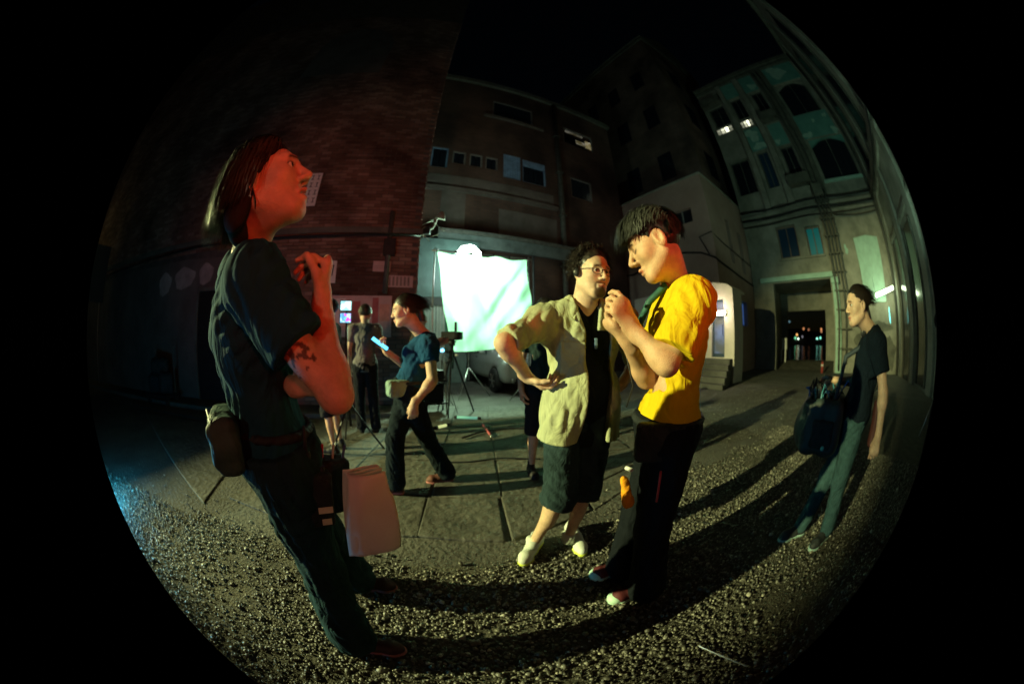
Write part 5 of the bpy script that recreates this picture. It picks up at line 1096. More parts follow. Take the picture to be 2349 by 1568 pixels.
M['sneaker_white'] = mat('sneaker_white', (.62, .66, .60), .6, var=.15); M['sole_yellow'] = mat('sole_yellow', (.65, .75, .12), .6, var=.1); M['sole_white'] = mat('sole_white', (.6, .66, .6), .6, var=.1)
shoe(B, tuple(gnd(1238, 1238)[:2]), tuple(gnd(1196, 1300)[:2]), M['sneaker_white'], M['sole_yellow']); shoe(B, tuple(gnd(1303, 1212)[:2]), tuple(gnd(1338, 1278)[:2]), M['sneaker_white'], M['sole_yellow'])
for s_ in 'LR': a = J['an'+s_]; mb = MB(); mb.tube([a-v3(0, 0, .02), a+v3(0, 0, .05)], .042, 12); mb.build('sock', M['sneaker_white'], B, smooth=True)
hair_cap(B, M['hair_dark'], hcB, RB, 1., [((0, .045, .03), (0, 1, -.55)), ((0, 0, -.07), (0, .3, -1))], rad=(.081, .104, .094))
pb = hair_paths(hcB, RB, 1., 2600, lambda v: 1. if v[2] > -.35 and v[1] < .35+.25*v[2] else 0, lambda v: v3(v[0]*.6, -.7, .30), lambda v: .07-.015*v[2], 7, .35, .026, 8, wav=.5)
strand_mesh('hair_locks', M['hair_dark'], B, pb, .0015, hcB)
# spectacles
sp = thing('spectacles', tuple(hcB+RB@v3(0, .1, 0)), 'thin wire-framed spectacles on the face of the goateed man', 'glasses')
for q in (-1, 1):
    mb = MB(); c_ = v3(q*.034, .104, -.001); mb.tube([hcB+RB@(c_+v3(.024*math.cos(a), -.012*abs(math.cos(a))*(1 if q*math.cos(a) > 0 else 0), .019*math.sin(a))) for a in np.linspace(0, 2*math.pi, 19)], .0016, 5); mb.build('rim', M['dark_metal'], sp, smooth=True)
    mb = MB(); mb.tube([hcB+RB@v3(q*.058, .095, .006), hcB+RB@v3(q*.078, .03, .008), hcB+RB@v3(q*.082, -.01, .004)], .0016, 5); mb.build('temple', M['dark_metal'], sp)
mb = MB(); mb.tube([hcB+RB@v3(-.010, .106, .004), hcB+RB@v3(0, .108, .006), hcB+RB@v3(.010, .106, .004)], .0016, 5); mb.build('bridge', M['dark_metal'], sp)
# headset at his ear
hd = thing('earpiece', tuple(hcB+RB@v3(.085, 0, 0)), 'black radio earpiece on the ear of the goateed man', 'earpiece')
g_ = Grid(hcB-.2, hcB+.2, .004); g_.ell(hcB+RB@v3(.088, .004, -.008), (.013, .018, .022), RB, .01); g_.cone(hcB+RB@v3(.088, .0, .02), hcB+RB@v3(.086, -.015, .045), .007, .005, .01); g_.build('shell', M['black'], hd)
mb = MB(); mb.lathe(hcB+RB@v3(.10, .004, -.008), [(.007, 0), (.007, .003), (.003, .004)], axis=RB[:, 0], n=10); mb.build('button', M['steel'], hd)
# pendant microphone on the black T-shirt
mb = MB(); mb.box(J['pel']+upB*.36+fB*.132-rB*.02, (.016, .008, .05), 0); mb.build('pendant', M['blue_frame'], B, bevel=.003)

# ---- young man in the yellow T-shirt looking down at his hands
J = dict(shL=at(1592, 690, 1.00), elL=at(1530, 835, .92), wrL=at(1450, 752, .95), elR=at(1482, 868, 1.14), wrR=at(1438, 782, 1.00), pel=v3(.60, 1.0, .97))
rC, fC = v3(.40, .92, 0), v3(-.92, .40, 0)
J['shR'] = J['shL']+rC*.34+fC*.05; J['neck'] = (J['shL']+J['shR'])/2+v3(0, 0, .08); hcC = at(1502, 562, 1.05); RC = rot(-70, -24, 3)
J['hipR'] = J['pel']+rC*.085-v3(0, 0, .05); J['hipL'] = J['pel']-rC*.085-v3(0, 0, .05)
J['anL'] = v3(.66, .94, .09); J['anR'] = v3(.60, 1.16, .09); J['knL'] = (J['hipL']+J['anL'])/2+fC*.03; J['knR'] = (J['hipR']+J['anR'])/2+fC*.03
C = ROOT((.62, 1.03, 0), 'young man in yellow T-shirt and black trousers looking down at his raised hands')
skC = skin_mat('skin_c', (.55, .33, .20))
hL = nrm(at(1418, 695, .93)-J['wrL']); hR = nrm(at(1408, 735, .97)-J['wrR'])
body(C, J, hcC, RC, skC, 1.0, .96, False, [('L', hL, v3(.1, -.9, .25), (.55, .80, 1.0, 1.15), (.30, .4)), ('R', hR+fC*.3, fC*.7+v3(-.1, -.3, -.3), (.9, 1.0, 1.1, 1.1), (.4, .4))], h=.0043, tint=face_tint(hcC, RC, 1., brow=(.10, .07, .05), lip=(.70, .34, .32), lash=-.006), hk=dict(jaw=.97, nose=1.03, closed=True), neck_r=.056, armw=.92)
M['yellow_tee'] = cloth_m('yellow_tee', (.62, .42, .010), var=.08); M['black_trousers'] = cloth_m('black_trousers', (.007, .009, .012), .8)
tee(C, J, M['yellow_tee'], .97, .016, .80, -.10, False, amp=.008, seed=15, sw=1.10)
trousers(C, J, M['black_trousers'], 1.0, .022, .040, .05, .03, amp=.006, seed=19)
M['mint_rubber'] = mat('mint_rubber', (.5, .72, .60), .5, var=.1); M['shoe_wine'] = mat('shoe_wine', (.10, .02, .025), .6)
shoe(C, (.73, .985), (.475, .955), M['shoe_wine'], M['mint_rubber']); shoe(C, (.67, 1.20), (.425, 1.175), M['shoe_wine'], M['mint_rubber'])
for (hx, hy, tx, ty) in [(.73, .985, .475, .955), (.67, 1.20, .425, 1.175)]:
    f_ = nrm(v3(tx-hx, ty-hy, 0)); tp = v3(tx, ty, .034)-f_*.035; g_ = Grid(tp-.09, tp+.09, .005); g_.ell(tp, (.045, .045, .034), None, .01); g_.cut((0, 0, .02), (0, 0, -1)); g_.build('toe_cap', M['mint_rubber'], C)
hair_cap(C, M['hair_black'], hcC, RC, 1., [((0, .062, .045), (0, 1, -.8)), ((0, 0, -.02), (0, .62, -1))], rad=(.083, .106, .094))
pcx = hair_paths(hcC, RC, 1., 4200, lambda v: 1. if v[2] > (-.25 if v[1] < -.35 else .22) and v[1] < .9 else 0, lambda v: v3(v[0]*.5, .8, .12) if v[2] > .15 and v[1] > -.6 else v3(v[0]*.1, -.1, -.95), lambda v: .04+.095*max(0, min(1, v[2]*1.3))*(1-.75*min(1, abs(v[0])*1.1))*(1 if v[1] > -.5 else .6), 9, .50, .022, 21, wav=.15)
strand_mesh('hair_locks', mat('hair_c', (.032, .034, .031), .5, var=.5, scale=50, spec=.35), C, pcx, .0014, hcC)
# neck strap
ns = thing('neck_strap', tuple(J['neck']), 'teal and red patterned strap round the neck of the yellow-shirted man', 'strap')
stp = [J['neck']-fC*.055-rC*.01+v3(0, 0, .035), J['neck']-rC*.062+v3(0, 0, .03), J['neck']-rC*.075+fC*.06-v3(0, 0, .01), J['neck']-rC*.07+fC*.125-v3(0, 0, .07), J['neck']-rC*.05+fC*.165-v3(0, 0, .15)]
mb = MB(); mb.tube(stp, .013, 8); mb.build('band', mat('strap_teal', (.012, .05, .045), .6, var=.7, scale=35, col2=(.03, .12, .10)), ns, smooth=True)
mb = MB(); mb.tube(stp[1:3], .0145, 8); mb.build('red_patch', mat('strap_red', (.5, .06, .03), .6, scale=60, col2=(.02, .02, .02)), ns, smooth=True)
mb = MB(); q = stp[-1]; mb.box(q-v3(0, 0, .02), (.03, .02, .05), R(20)); mb.build('buckle', M['dark_metal'], ns, bevel=.004)
mb = MB(); mb.tube([q-v3(0, 0, .04), q+fC*.05-v3(0, 0, .10), q+fC*.02-v3(0, 0, .22), q+fC*.04-v3(0, 0, .30)], .003, 5); mb.build('lead', M['black'], ns, smooth=True)
# thing held between his fingers
hp = at(1432, 690, .94); hh = thing('lens_cap', tuple(hp), 'small pale round part pinched in the raised hands of the yellow-shirted man', 'part')
mb = MB(); mb.lathe(at(1432, 690, .94), [(.012, -.006), (.018, 0), (.012, .006)], axis=(.3, -.8, .5), n=14); mb.build('disc', mat('pale_part', (.6, .55, .4), .4), hh, smooth=True)
# orange rag and red cord at his legs, pouch on the belt
rg_ = thing('orange_rag', tuple(at(1437, 1130, 1.06)), 'bright orange rag tucked into the pocket of the black trousers', 'rag')
g_ = Grid(at(1437, 1130, 1.06)-.14, at(1437, 1130, 1.06)+.14, .005); g_.cone(at(1432, 1100, 1.05), at(1440, 1152, 1.06), .016, .024, .02); g_.folds(.005, 3, 90); g_.build('cloth', cloth_m('orange_cloth', (.85, .33, .02)), rg_)
mb = MB(); mb.tube([at(1436, 1072, 1.05), at(1450, 1078, 1.03)], .008, 8); mb.build('tag', M['white_paint'], rg_)
rc_ = thing('red_cord', tuple(at(1505, 1130, .95)), 'thin red cord hanging down the side of the black trousers', 'cord')
mb = MB(); mb.tube([at(1516, 1080, .90), at(1512, 1110, .90), at(1506, 1150, .92)], .004, 6); mb.build('cord', mat('red_cord', (.5, .03, .03), .5), rc_, smooth=True)
bp_ = J['pel']-rC*.15+fC*.06+v3(0, 0, -.02)
bg_ = sack('belt_pouch', 'black belt pouch on the hip of the yellow-shirted man', 'pouch', bp_, (.035, .07, .07), rot(-70), M['bag_black'], .02, .004, 6)
mb = MB(); mb.tube([J['pel']+v3(0, 0, .035)+rC*(.17*math.sin(a))-fC*(.135*math.cos(a)) for a in np.linspace(0, 2*math.pi, 25)], .016, 6); mb.build('belt', M['bag_black'], bg_, smooth=True)
# ---- woman walking past with her phone
J = dict(pel=at(938, 905, 2.42), shL=at(985, 795, 2.27), elL=at(992, 872, 2.20), wrL=at(950, 926, 2.16), knL=at(980, 1005, 2.5), anL=at(1024, 1082, 2.56), knR=at(906, 1008, 2.34), anR=at(908, 1105, 2.36))
rD, fD = v3(.30, .95, 0), v3(-.95, .30, 0); fD = v3(-.92, -.38, 0); rD = v3(-.38, .92, 0)
J['shR'] = J['shL']+rD*.32; J['neck'] = (J['shL']+J['shR'])/2+v3(0, 0, .08); J['pel'][2] = .92
J['elR'] = J['shR']+fD*.05-v3(0, 0, .26); J['wrR'] = at(886, 806, 2.38); hcD = at(929, 712, 2.36); RD = rot(-112, -10, 0)
for s_, q in (('R', 1), ('L', -1)): J['hip'+s_] = J['pel']+rD*q*.085-v3(0, 0, .05)
D = ROOT((-.8, 2.25, 0), 'woman in blue T-shirt and dark trousers walking past with a glowing phone')
skD = skin_mat('skin_d', (.58, .36, .24))
body(D, J, hcD, RD, skD, 1., 1.02, True, [('L', v3(-.12, -.05, -1), -rD, (.5, .55, .6, .65), (.4, .3)), ('R', fD*.5+v3(0, 0, .6), fD*.6-v3(0, 0, .6), (.8, .9, .9, .9), (.5, .4))], h=.006, tint=face_tint(hcD, RD, 1.), neck_r=.054, hk=dict(jaw=.96, nose=.955))
tee(D, J, cloth_m('blue_tee', (.012, .055, .12)), 1.03, .014, .45, -.05, True, amp=.006, seed=33, h=.007, vneck=True)
trousers(D, J, cloth_m('dark_jeans', (.009, .014, .018), scale=6, var=.5), 1.05, .018, .03, .05, .04, amp=.007, seed=35, h=.008)
M['shoe_brown'] = mat('shoe_brown', (.12, .045, .035), .6)
shoe(D, tuple(J['anL'][:2]-fD[:2]*.06), tuple(J['anL'][:2]+fD[:2]*.19), M['shoe_brown'], M['sole_pink']); shoe(D, tuple(J['anR'][:2]-fD[:2]*.06), tuple(J['anR'][:2]+fD[:2]*.19), M['shoe_brown'], M['sole_pink'])
hair_cap(D, M['hair_black'], hcD, RD, 1., [((0, .055, .03), (0, 1, -.7)), ((0, 0, -.08), (0, .2, -1))], rad=(.081, .104, .093), extra=[((0, -.115, .0), (.035, .035, .045)), ((0, -.125, -.08), (.03, .028, .08))])
pd = hair_paths(hcD, RD, 1., 700, lambda v: 1. if v[2] > -.3 and v[1] < .6 else 0, lambda v: v3(-v[0]*.4, -1, -.1), lambda v: .13, 7, .2, .006, 31, wav=.06)
strand_mesh('hair_locks', M['hair_dark'], D, pd, .003, hcD)
ph = thing('phone', tuple(at(872, 792, 2.36)), 'glowing blue phone held up by the walking woman', 'phone')
a, b_ = at(853, 775, 2.34), at(890, 802, 2.34); d_ = nrm(b_-a); n_ = nrm(v3(.35, -.25, .9)); w_ = nrm(np.cross(d_, n_))
mb = MB(); mb.frame(a-w_*.036-n_*.006, d_*np.linalg.norm(b_-a), w_*.072, n_*.008); mb.build('case', M['black'], ph, bevel=.004)
mb = MB(); mb.frame(a-w_*.033+n_*.0025+d_*.004, d_*(np.linalg.norm(b_-a)-.008), w_*.066, n_*.002); mb.build('screen', emat('phone_glow', (.12, .62, 1), 2.2), ph)
wbD = J['pel']-rD*.14+fD*.09+v3(0, 0, .02)
wb = sack('waist_bag', 'pale mint waist bag on the hip of the walking woman', 'bag', wbD, (.06, .09, .065), rot(-130), cloth_m('mint_bag', (.2, .3, .25), .6), .03, .006, 4)
mb = MB(); mb.tube([J['pel']+v3(0, 0, .06)+rD*(.175*math.sin(a))-fD*(.14*math.cos(a)) for a in np.linspace(0, 2*math.pi, 25)], .014, 6); mb.build('belt', M['bag_black'], wb, smooth=True)

# ---- sound recordist with mixer bag on the right
J = dict(shL=at(2012, 790, 2.06), elL=at(2026, 900, 2.02), wrL=at(2013, 1005, 2.02), pel=at(1958, 985, 2.16))
fE, rE = v3(-.36, .93, 0), v3(.93, .36, 0)
J['shR'] = J['shL']+rE*.33+fE*.03; J['neck'] = (J['shL']+J['shR'])/2+v3(0, 0, .075); hcE = at(1967, 702, 2.10); RE = rot(-52, -2, 0)
J['pel'] = v3(2.07, .70, .86); J['elR'] = J['shR']+fE*.10-v3(0, 0, .25)+rE*.05; J['wrR'] = J['pel']+fE*.22+rE*.12+v3(0, 0, .18)
J['anL'] = gnd(1838, 1203, .09); J['anR'] = gnd(1897, 1213, .09)
for s_, q in (('R', 1), ('L', -1)): J['hip'+s_] = J['pel']+rE*q*.085-v3(0, 0, .05)
J['anL'], J['anR'] = J['anR'], J['anL']
for s_ in 'LR': J['kn'+s_] = (J['hip'+s_]+J['an'+s_])/2+fE*.03
E_ = ROOT((2.03, .75, 0), 'young sound recordist with tied-back hair, headphones round his neck, carrying a bulky mixer bag')
skE = skin_mat('skin_e', (.56, .37, .25))
body(E_, J, hcE, RE, skE, .97, .95, False, [('L', v3(-.02, .02, -1), -rE+fE*.2, (.45, .5, .6, .65), (.4, .3)), ('R', fE*.4+v3(0, 0, .1), v3(.2, 0, 1), (.5, .6, .6, .6), (.5, .3))], h=.005, tint=face_tint(hcE, RE, .97, brow=(.1, .08, .06)), neck_r=.057, hk=dict(jaw=.98, nose=.98))
tee(E_, J, cloth_m('ink_tee', (.006, .011, .018)), 1.04, .016, .62, -.10, False, amp=.005, seed=43, h=.007, sw=1.08)
trousers(E_, J, cloth_m('teal_jeans', (.028, .06, .068), var=.25), 1.0, .010, .016, .03, .05, amp=.006, seed=45, h=.008)
M['shoe_black'] = mat('shoe_black', (.025, .028, .03), .6, var=.2); M['sole_mint'] = mat('sole_mint', (.3, .45, .42), .6)
for s_ in 'LR': p = J['an'+s_]; f2 = nrm(v3(-.75, .25 if s_ == 'R' else .0, 0)); shoe(E_, tuple((p-f2*.07)[:2]), tuple((p+f2*.19)[:2]), M['shoe_black'], M['sole_mint'])
hair_cap(E_, M['hair_black'], hcE, RE, .97, [((0, .060, .045), (0, 1, -.85)), ((0, 0, -.06), (0, .2, -1))], rad=(.079, .101, .089), extra=[((0, -.118, .03), (.034, .034, .026)), ((0, -.10, -.09), (.04, .03, .09))])
pe = hair_paths(hcE, RE, .97, 600, lambda v: 1. if v[2] > -.2 and v[1] < .75 else 0, lambda v: v3(-v[0]*.3, -1, -.05), lambda v: .12, 7, .1, .004, 41, wav=.05)
strand_mesh('hair_locks', M['hair_dark'], E_, pe, .0028, hcE)
hp_ = thing('headphones', tuple(J['neck']), 'black headphones hanging round the neck of the sound recordist', 'headphones')
n_ = J['neck']; mb = MB(); mb.tube([n_-fE*.06*math.cos(a)+rE*.085*math.sin(a)+v3(0, 0, .04-.03*abs(math.sin(a)))+fE*.02 for a in np.linspace(-2.1, 2.1, 17)], .009, 7); mb.build('headband', M['black'], hp_, smooth=True)
for q in (-1, 1):
    c_ = n_+rE*q*.062+fE*.085-v3(0, 0, .005); mb = MB(); mb.lathe(c_, [(.02, -.018), (.036, -.012), (.038, .008), (.03, .016), (.018, .018)], axis=fE*.8-rE*q*.2+v3(0, 0, .3), n=14); cp = mb.build('ear_cup', M['black'], hp_, smooth=True)
    mb = MB(); mb.lathe(c_+fE*.014, [(.030, 0), (.031, .003), (.028, .004)], axis=fE*.8-rE*q*.2+v3(0, 0, .3), n=14); mb.build('ring', M['steel'], cp, smooth=True)
# mixer bag
bc = J['pel']+fE*.27+v3(0, 0, -.06)-rE*.05; Rb = rot(-22, 0, 0)
mx = thing('mixer_bag', tuple(bc-v3(0, 0, .17)), 'bulky black sound mixer bag full of cables slung before the recordist', 'bag')
g_ = Grid(bc-.42, bc+.42, .008); g_.rbox(bc, (.22, .16, .17), Rb, .06); g_.ell(bc+Rb@v3(0, .09, -.03), (.20, .15, .17), Rb, .06); g_.folds(.010, 5, 24); g_.rbox(bc+v3(0, 0, .20), (.17, .11, .07), Rb, .03, .01, 's'); g_.build('body', mat('bag_cloth', (.022, .035, .036), .5, var=.4, scale=8, bump=.2, bscale=120), mx)
g_ = Grid(bc-.42, bc+.42, .007); g_.rbox(bc+Rb@v3(-.215, -.02, -.03), (.025, .085, .085), Rb, .02); g_.folds(.004, 6, 50); g_.build('side_pocket', M['bag_black'], mx)
rx = random.Random(5)
for k in range(16):
    p = bc+Rb@v3(rx.uniform(-.15, .15), rx.uniform(-.1, .14), .12); q = p+v3(rx.uniform(-.07, .07), rx.uniform(-.07, .07), rx.uniform(.07, .15)); e = p+v3(rx.uniform(-.12, .12), rx.uniform(-.1, .1), rx.uniform(-.02, .05))
    mb = MB(); mb.tube([p, p*.6+q*.4+v3(0, 0, .02), q, (q+e)/2+v3(0, 0, .02), e], .006, 6); mb.build('cable', mat('cable', [(.02, .02, .02), (.03, .12, .42), (.05, .22, .30)][k % 3], .35, spec=.6), mx, smooth=True)
for k in range(6): mb = MB(); p = bc+Rb@v3(rx.uniform(-.12, .1), rx.uniform(-.08, .1), .16); mb.box(p, (.03, .045, .05), rx.uniform(0, 3)); mb.build('transmitter', mat('tx', [(.05, .15, .4), (.03, .03, .035), (.2, .24, .24)][k % 3], .3, .2), mx, bevel=.005)
mb = MB(); mb.lathe(bc+Rb@v3(-.242, -.05, -.10), [(.014, 0), (.014, .006), (.008, .009)], axis=Rb@v3(-1, 0, 0), n=10); mb.build('badge', mat('badge', (.2, .6, .5), .3), mx)
for q in (-1, 1): mb = MB(); mb.tube([bc+Rb@v3(.16*q, -.06, .10), J['pel']+v3(0, 0, .34)+fE*.135+rE*.05*q, J['neck']+rE*.06*q+fE*.075-v3(0, 0, .07), J['neck']+rE*.11*q-v3(0, 0, .005), J['neck']+rE*.07*q-fE*.1-v3(0, 0, .1)], .017, 6); mb.build('strap', mat('webbing', (.03, .042, .055), .7), mx, smooth=True)
# microphone pole end and cable behind him
bpo = thing('cable_reel', tuple(J['pel']-fE*.19-rE*.02), 'dark reddish equipment pouch hanging behind the recordist', 'pouch')
g_ = Grid(J['pel']-.5, J['pel']+.5, .009); pq = J['pel']-fE*.20-rE*.10; g_.rbox(pq-v3(0, 0, .03), (.05, .05, .14), Rb, .03); g_.folds(.006, 7, 40); g_.build('pouch', mat('pouch_wine', (.07, .022, .02), .6), bpo)
mb = MB(); mb.tube([pq+v3(0, 0, .1), pq+v3(.02, 0, .2), J['pel']+v3(0, 0, .12)-fE*.1], .012, 6); mb.build('strap', M['bag_black'], bpo)

# ---- background crew (smaller in the picture)
def figure(label, base, yaw, hgt, shirt, pants, skin, hair, arms='down', shorts=False, boots=None, capc=None, h=.010, seed=1, lean=0.):
    f = v3(math.sin(R(yaw)), math.cos(R(yaw)), 0); r = v3(f[1], -f[0], 0); k = hgt/1.75; b = v3(*base, 0); z = lambda q: v3(0, 0, q*k)
    J = dict(pel=b+z(.95), neck=b+z(1.47)+f*lean, shR=b+r*.17*k+z(1.42)+f*lean, shL=b-r*.17*k+z(1.42)+f*lean)
    for s, q in (('R', 1), ('L', -1)):
        J['hip'+s] = b+r*.085*q+z(.90); J['kn'+s] = b+r*.10*q+z(.50)+f*.02; J['an'+s] = b+r*.11*q+z(.09)-f*.02
        if arms == 'down' or (arms == 'R' and s == 'L') or (arms == 'L' and s == 'R'): J['el'+s] = J['sh'+s]+r*.06*q-z(.28)-f*.02; J['wr'+s] = J['el'+s]-z(.24)+f*.05
        else: J['el'+s] = J['sh'+s]+r*.07*q-z(.22)+f*.10; J['wr'+s] = J['el'+s]+f*.20+z(.10)-r*.06*q
    P = ROOT((*base, 0), label); hc = b+z(1.635)+f*(lean+.01); Rh = rot(yaw, -6, 0); sk = skin_mat('skin_f', skin)
    hands = [(s, (J['wr'+s]-J['el'+s]), r*q, (.5, .55, .6, .6), (.4, .3)) for s, q in (('R', 1), ('L', -1))]
    body(P, J, hc, Rh, sk, k, k, False, hands, h=.008, tint=face_tint(hc, Rh, k))
    tee(P, J, shirt, 1.05*k, .018, .6, -.10, amp=.006, seed=seed, h=h)
    trousers(P, J, pants, k, .018, .02, .04, .05, amp=.006, seed=seed+1, h=h, name='shorts' if shorts else 'trousers', to=-.15 if shorts else 1., offk=.03 if shorts else None) if not shorts else trousers(P, J, pants, k, .02, .02, .04, amp=.006, seed=seed+1, h=h, name='shorts', to=.10, offk=.03)
    for s, q in (('R', 1), ('L', -1)): a = J['an'+s]; shoe(P, tuple((a-f*.06)[:2]), tuple((a+f*.19)[:2]), boots or M['shoe_black'], M['rubber'], h=.11 if boots else .075)
    hair_cap(P, hair, hc, Rh, k, [((0, .055, .03), (0, 1, -.7)), ((0, 0, -.08), (0, .2, -1))], rad=(.082, .105, .094))
    strand_mesh('hair_locks', hair, P, hair_paths(hc, Rh, k, 350, lambda v: 1. if v[2] > -.2 and v[1] < .6 else 0, lambda v: v3(v[0], -.6, .1), lambda v: .05, 5, .5, .008, seed), .004, hc)
    return P, J, f, r
M['boot'] = mat('boot', (.02, .018, .018), .55)
pF, JF, fF, rF = figure('person seen from behind in a grey shirt before the bright monitor', (-2.05, 3.78), -25, 1.80, cloth_m('grey_shirt', (.17, .155, .16)), cloth_m('dark_pants', (.015, .016, .02)), (.55, .33, .22), M['hair_black'], 'R', seed=51)
pG, JG, fG, rG = figure('person in black shirt and shorts beside the monitor, half hidden by a forearm', (-2.05, 2.86), -100, 1.76, cloth_m('black_shirt', (.016, .017, .02)), cloth_m('black_shorts', (.018, .018, .022)), (.58, .34, .22), M['hair_black'], 'down', shorts=True, boots=M['boot'], seed=61)
pH, JH, fH, rH = figure('person in dark clothes and black boots standing behind the goateed man', (.30, 2.72), 172, 1.68, cloth_m('dark_teal_shirt', (.02, .035, .035)), cloth_m('black_shorts2', (.018, .018, .022)), (.58, .34, .22), M['hair_black'], 'down', shorts=True, boots=M['boot'], seed=71)
pI, JI, fI, rI = figure('person in dark clothes working at the camera stand behind the walking woman', (-1.28, 3.95), 60, 1.72, cloth_m('charcoal_shirt', (.03, .026, .026)), cloth_m('charcoal_pants', (.018, .018, .02)), (.55, .32, .22), M['hair_dark'], 'both', seed=81)
# ------------------------------------------------------------------ parked car under the canopy
car = thing('parked_car', W(3.55, 8.0, 0), 'silver-grey hatchback parked nose-out under the canopy behind the lit sheet', 'car')
cu, cv = 3.58, 8.35           # centre of the car in yard axes; it faces the yard (-v)
CR = np.array([W(1, 0), W(0, -1), (0, 0, 1)]).T; CR[:, 0] *= -1; CC = v3(*W(cu, cv))
CL = lambda x, y, z: CC+CR@v3(x, y, z)
M['car_paint'] = mat('car_paint', (.42, .46, .45), .3, .35, var=.08, scale=3, spec=.5); M['car_glass'] = mat('car_glass', (.01, .03, .035), .08, var=0, spec=.7)
lo = CC+v3(-2.4, -2.4, -.05); hi = CC+v3(2.4, 2.4, 1.7); g_ = Grid(lo, hi, .022)
g_.rbox(CL(0, 0, .58), (.84, 1.86, .30), CR, .16, .05); g_.rbox(CL(0, -.25, .80), (.80, 1.55, .22), CR, .15, .08); g_.ell(CL(0, 1.55, .60), (.82, .38, .26), CR, .1)
g2 = Grid(lo, hi, .022); g2.rbox(CL(0, -.42, 1.12), (.74, 1.30, .37), CR, .16, .05); g2.cut(CL(0, .90, .93), CR@v3(0, .80, .60)); g2.cut(CL(0, -1.72, .95), CR@v3(0, -.93, .36)); g2.cut(CL(.80, 0, .93), CR@v3(.95, 0, .30)); g2.cut(CL(-.80, 0, .93), CR@v3(-.95, 0, .30))
k_ = .06; h_ = np.maximum(k_-np.abs(g_.a-g2.a), 0)/k_; g_.a = (np.minimum(g_.a, g2.a)-h_*h_*k_*.25).astype(f32)
for sx in (-1, 1):
    for y in (1.22, -1.28): g_.cone(CL(sx*1.0, y, .31), CL(sx*.62, y, .31), .36, .36, .02, op='s')
g_.cut((0, 0, .18), (0, 0, -1)); g_.build('body', M['car_paint'], car)
for sx in (-1, 1):
    for y in (1.22, -1.28):
        mb = MB(); mb.lathe(CL(sx*.80, y, .31), [(.20, -.10), (.30, -.10), (.315, -.06), (.315, .05), (.30, .085), (.20, .09)], axis=CR@v3(sx, 0, 0), n=24); w_ = mb.build('wheel', M['rubber'], car, smooth=True)
        mb = MB(); mb.lathe(CL(sx*.80, y, .31), [(.05, .05), (.05, .095), (.02, .1)], axis=CR@v3(sx, 0, 0), n=10)
        for k in range(6): a = k*math.pi/3; mb.tube([CL(sx*.88, y+.04*math.cos(a), .31+.04*math.sin(a)), CL(sx*.885, y+.19*math.cos(a), .31+.19*math.sin(a))], .022, 6)
        mb.build('rim', M['steel'], w_)
    # headlight, indicator, fog lamp, mirror, side glass, handle
    g_ = Grid(CL(sx*.62, 1.68, .74)-.4, CL(sx*.62, 1.68, .74)+.4, .012); g_.ell(CL(sx*.64, 1.70, .74), (.17, .16, .085), CR, .01); g_.build('headlight', mat('headlamp', (.55, .62, .58), .1, .3, var=0, spec=.8), car)
    mb = MB(); mb.lathe(CL(sx*.60, 1.89, .36), [(.06, 0), (.05, .02), (.01, .025)], axis=CR@v3(0, 1, 0), n=12); mb.build('fog_lamp', M['steel'], car, smooth=True)
    g_ = Grid(CL(sx*.92, .55, .98)-.25, CL(sx*.92, .55, .98)+.25, .012); g_.ell(CL(sx*.93, .55, 1.0), (.10, .05, .065), CR, .01); g_.cone(CL(sx*.80, .55, .93), CL(sx*.92, .55, .97), .02, .02, .02); g_.build('mirror', M['car_paint'], car)
    for (y0, y1, t0, t1) in [(.58, -.35, .10, -.38), (-.42, -1.35, -.45, -1.25)]:
        mb = MB(); mb.poly([CL(sx*.792, y0, .96), CL(sx*.792, y1, .96), CL(sx*.70, t1, 1.38), CL(sx*.70, t0, 1.38)], CR@v3(sx*.012, 0, .004)); mb.build('side_window', M['car_glass'], car)
    mb = MB(); mb.tube([CL(sx*.85, -.15, .86), CL(sx*.85, -.30, .86)], .013, 6); mb.build('door_handle', M['dark_metal'], car)
mb = MB(); mb.poly([CL(-.68, .86, .99), CL(.68, .86, .99), CL(.58, .36, 1.40), CL(-.58, .36, 1.40)], CR@v3(0, .014, .012)); mb.build('windscreen', M['car_glass'], car)
mb = MB(); mb.box(CL(0, 1.885, .62), (.5, .5, .5), 0) if False else None
mb = MB(); mb.frame(CL(-.42, 1.86, .58), CR@v3(.84, 0, 0), CR@v3(0, .05, 0), (0, 0, .10)); mb.build('grille', M['black'], car, bevel=.01)
mb = MB(); mb.frame(CL(-.6, 1.84, .27), CR@v3(1.2, 0, 0), CR@v3(0, .05, 0), (0, 0, .13)); mb.build('lower_intake', M['black'], car, bevel=.01)
mb = MB(); mb.frame(CL(-.26, 1.915, .42), CR@v3(.52, 0, 0), CR@v3(0, .012, 0), (0, 0, .11)); mb.build('number_plate', M['white_paint'], car)
mb = MB(); mb.lathe(CL(0, 1.90, .76), [(.05, 0), (.045, .01), (.01, .012)], axis=CR@v3(0, 1, .3), n=14); mb.build('emblem', M['steel'], car)

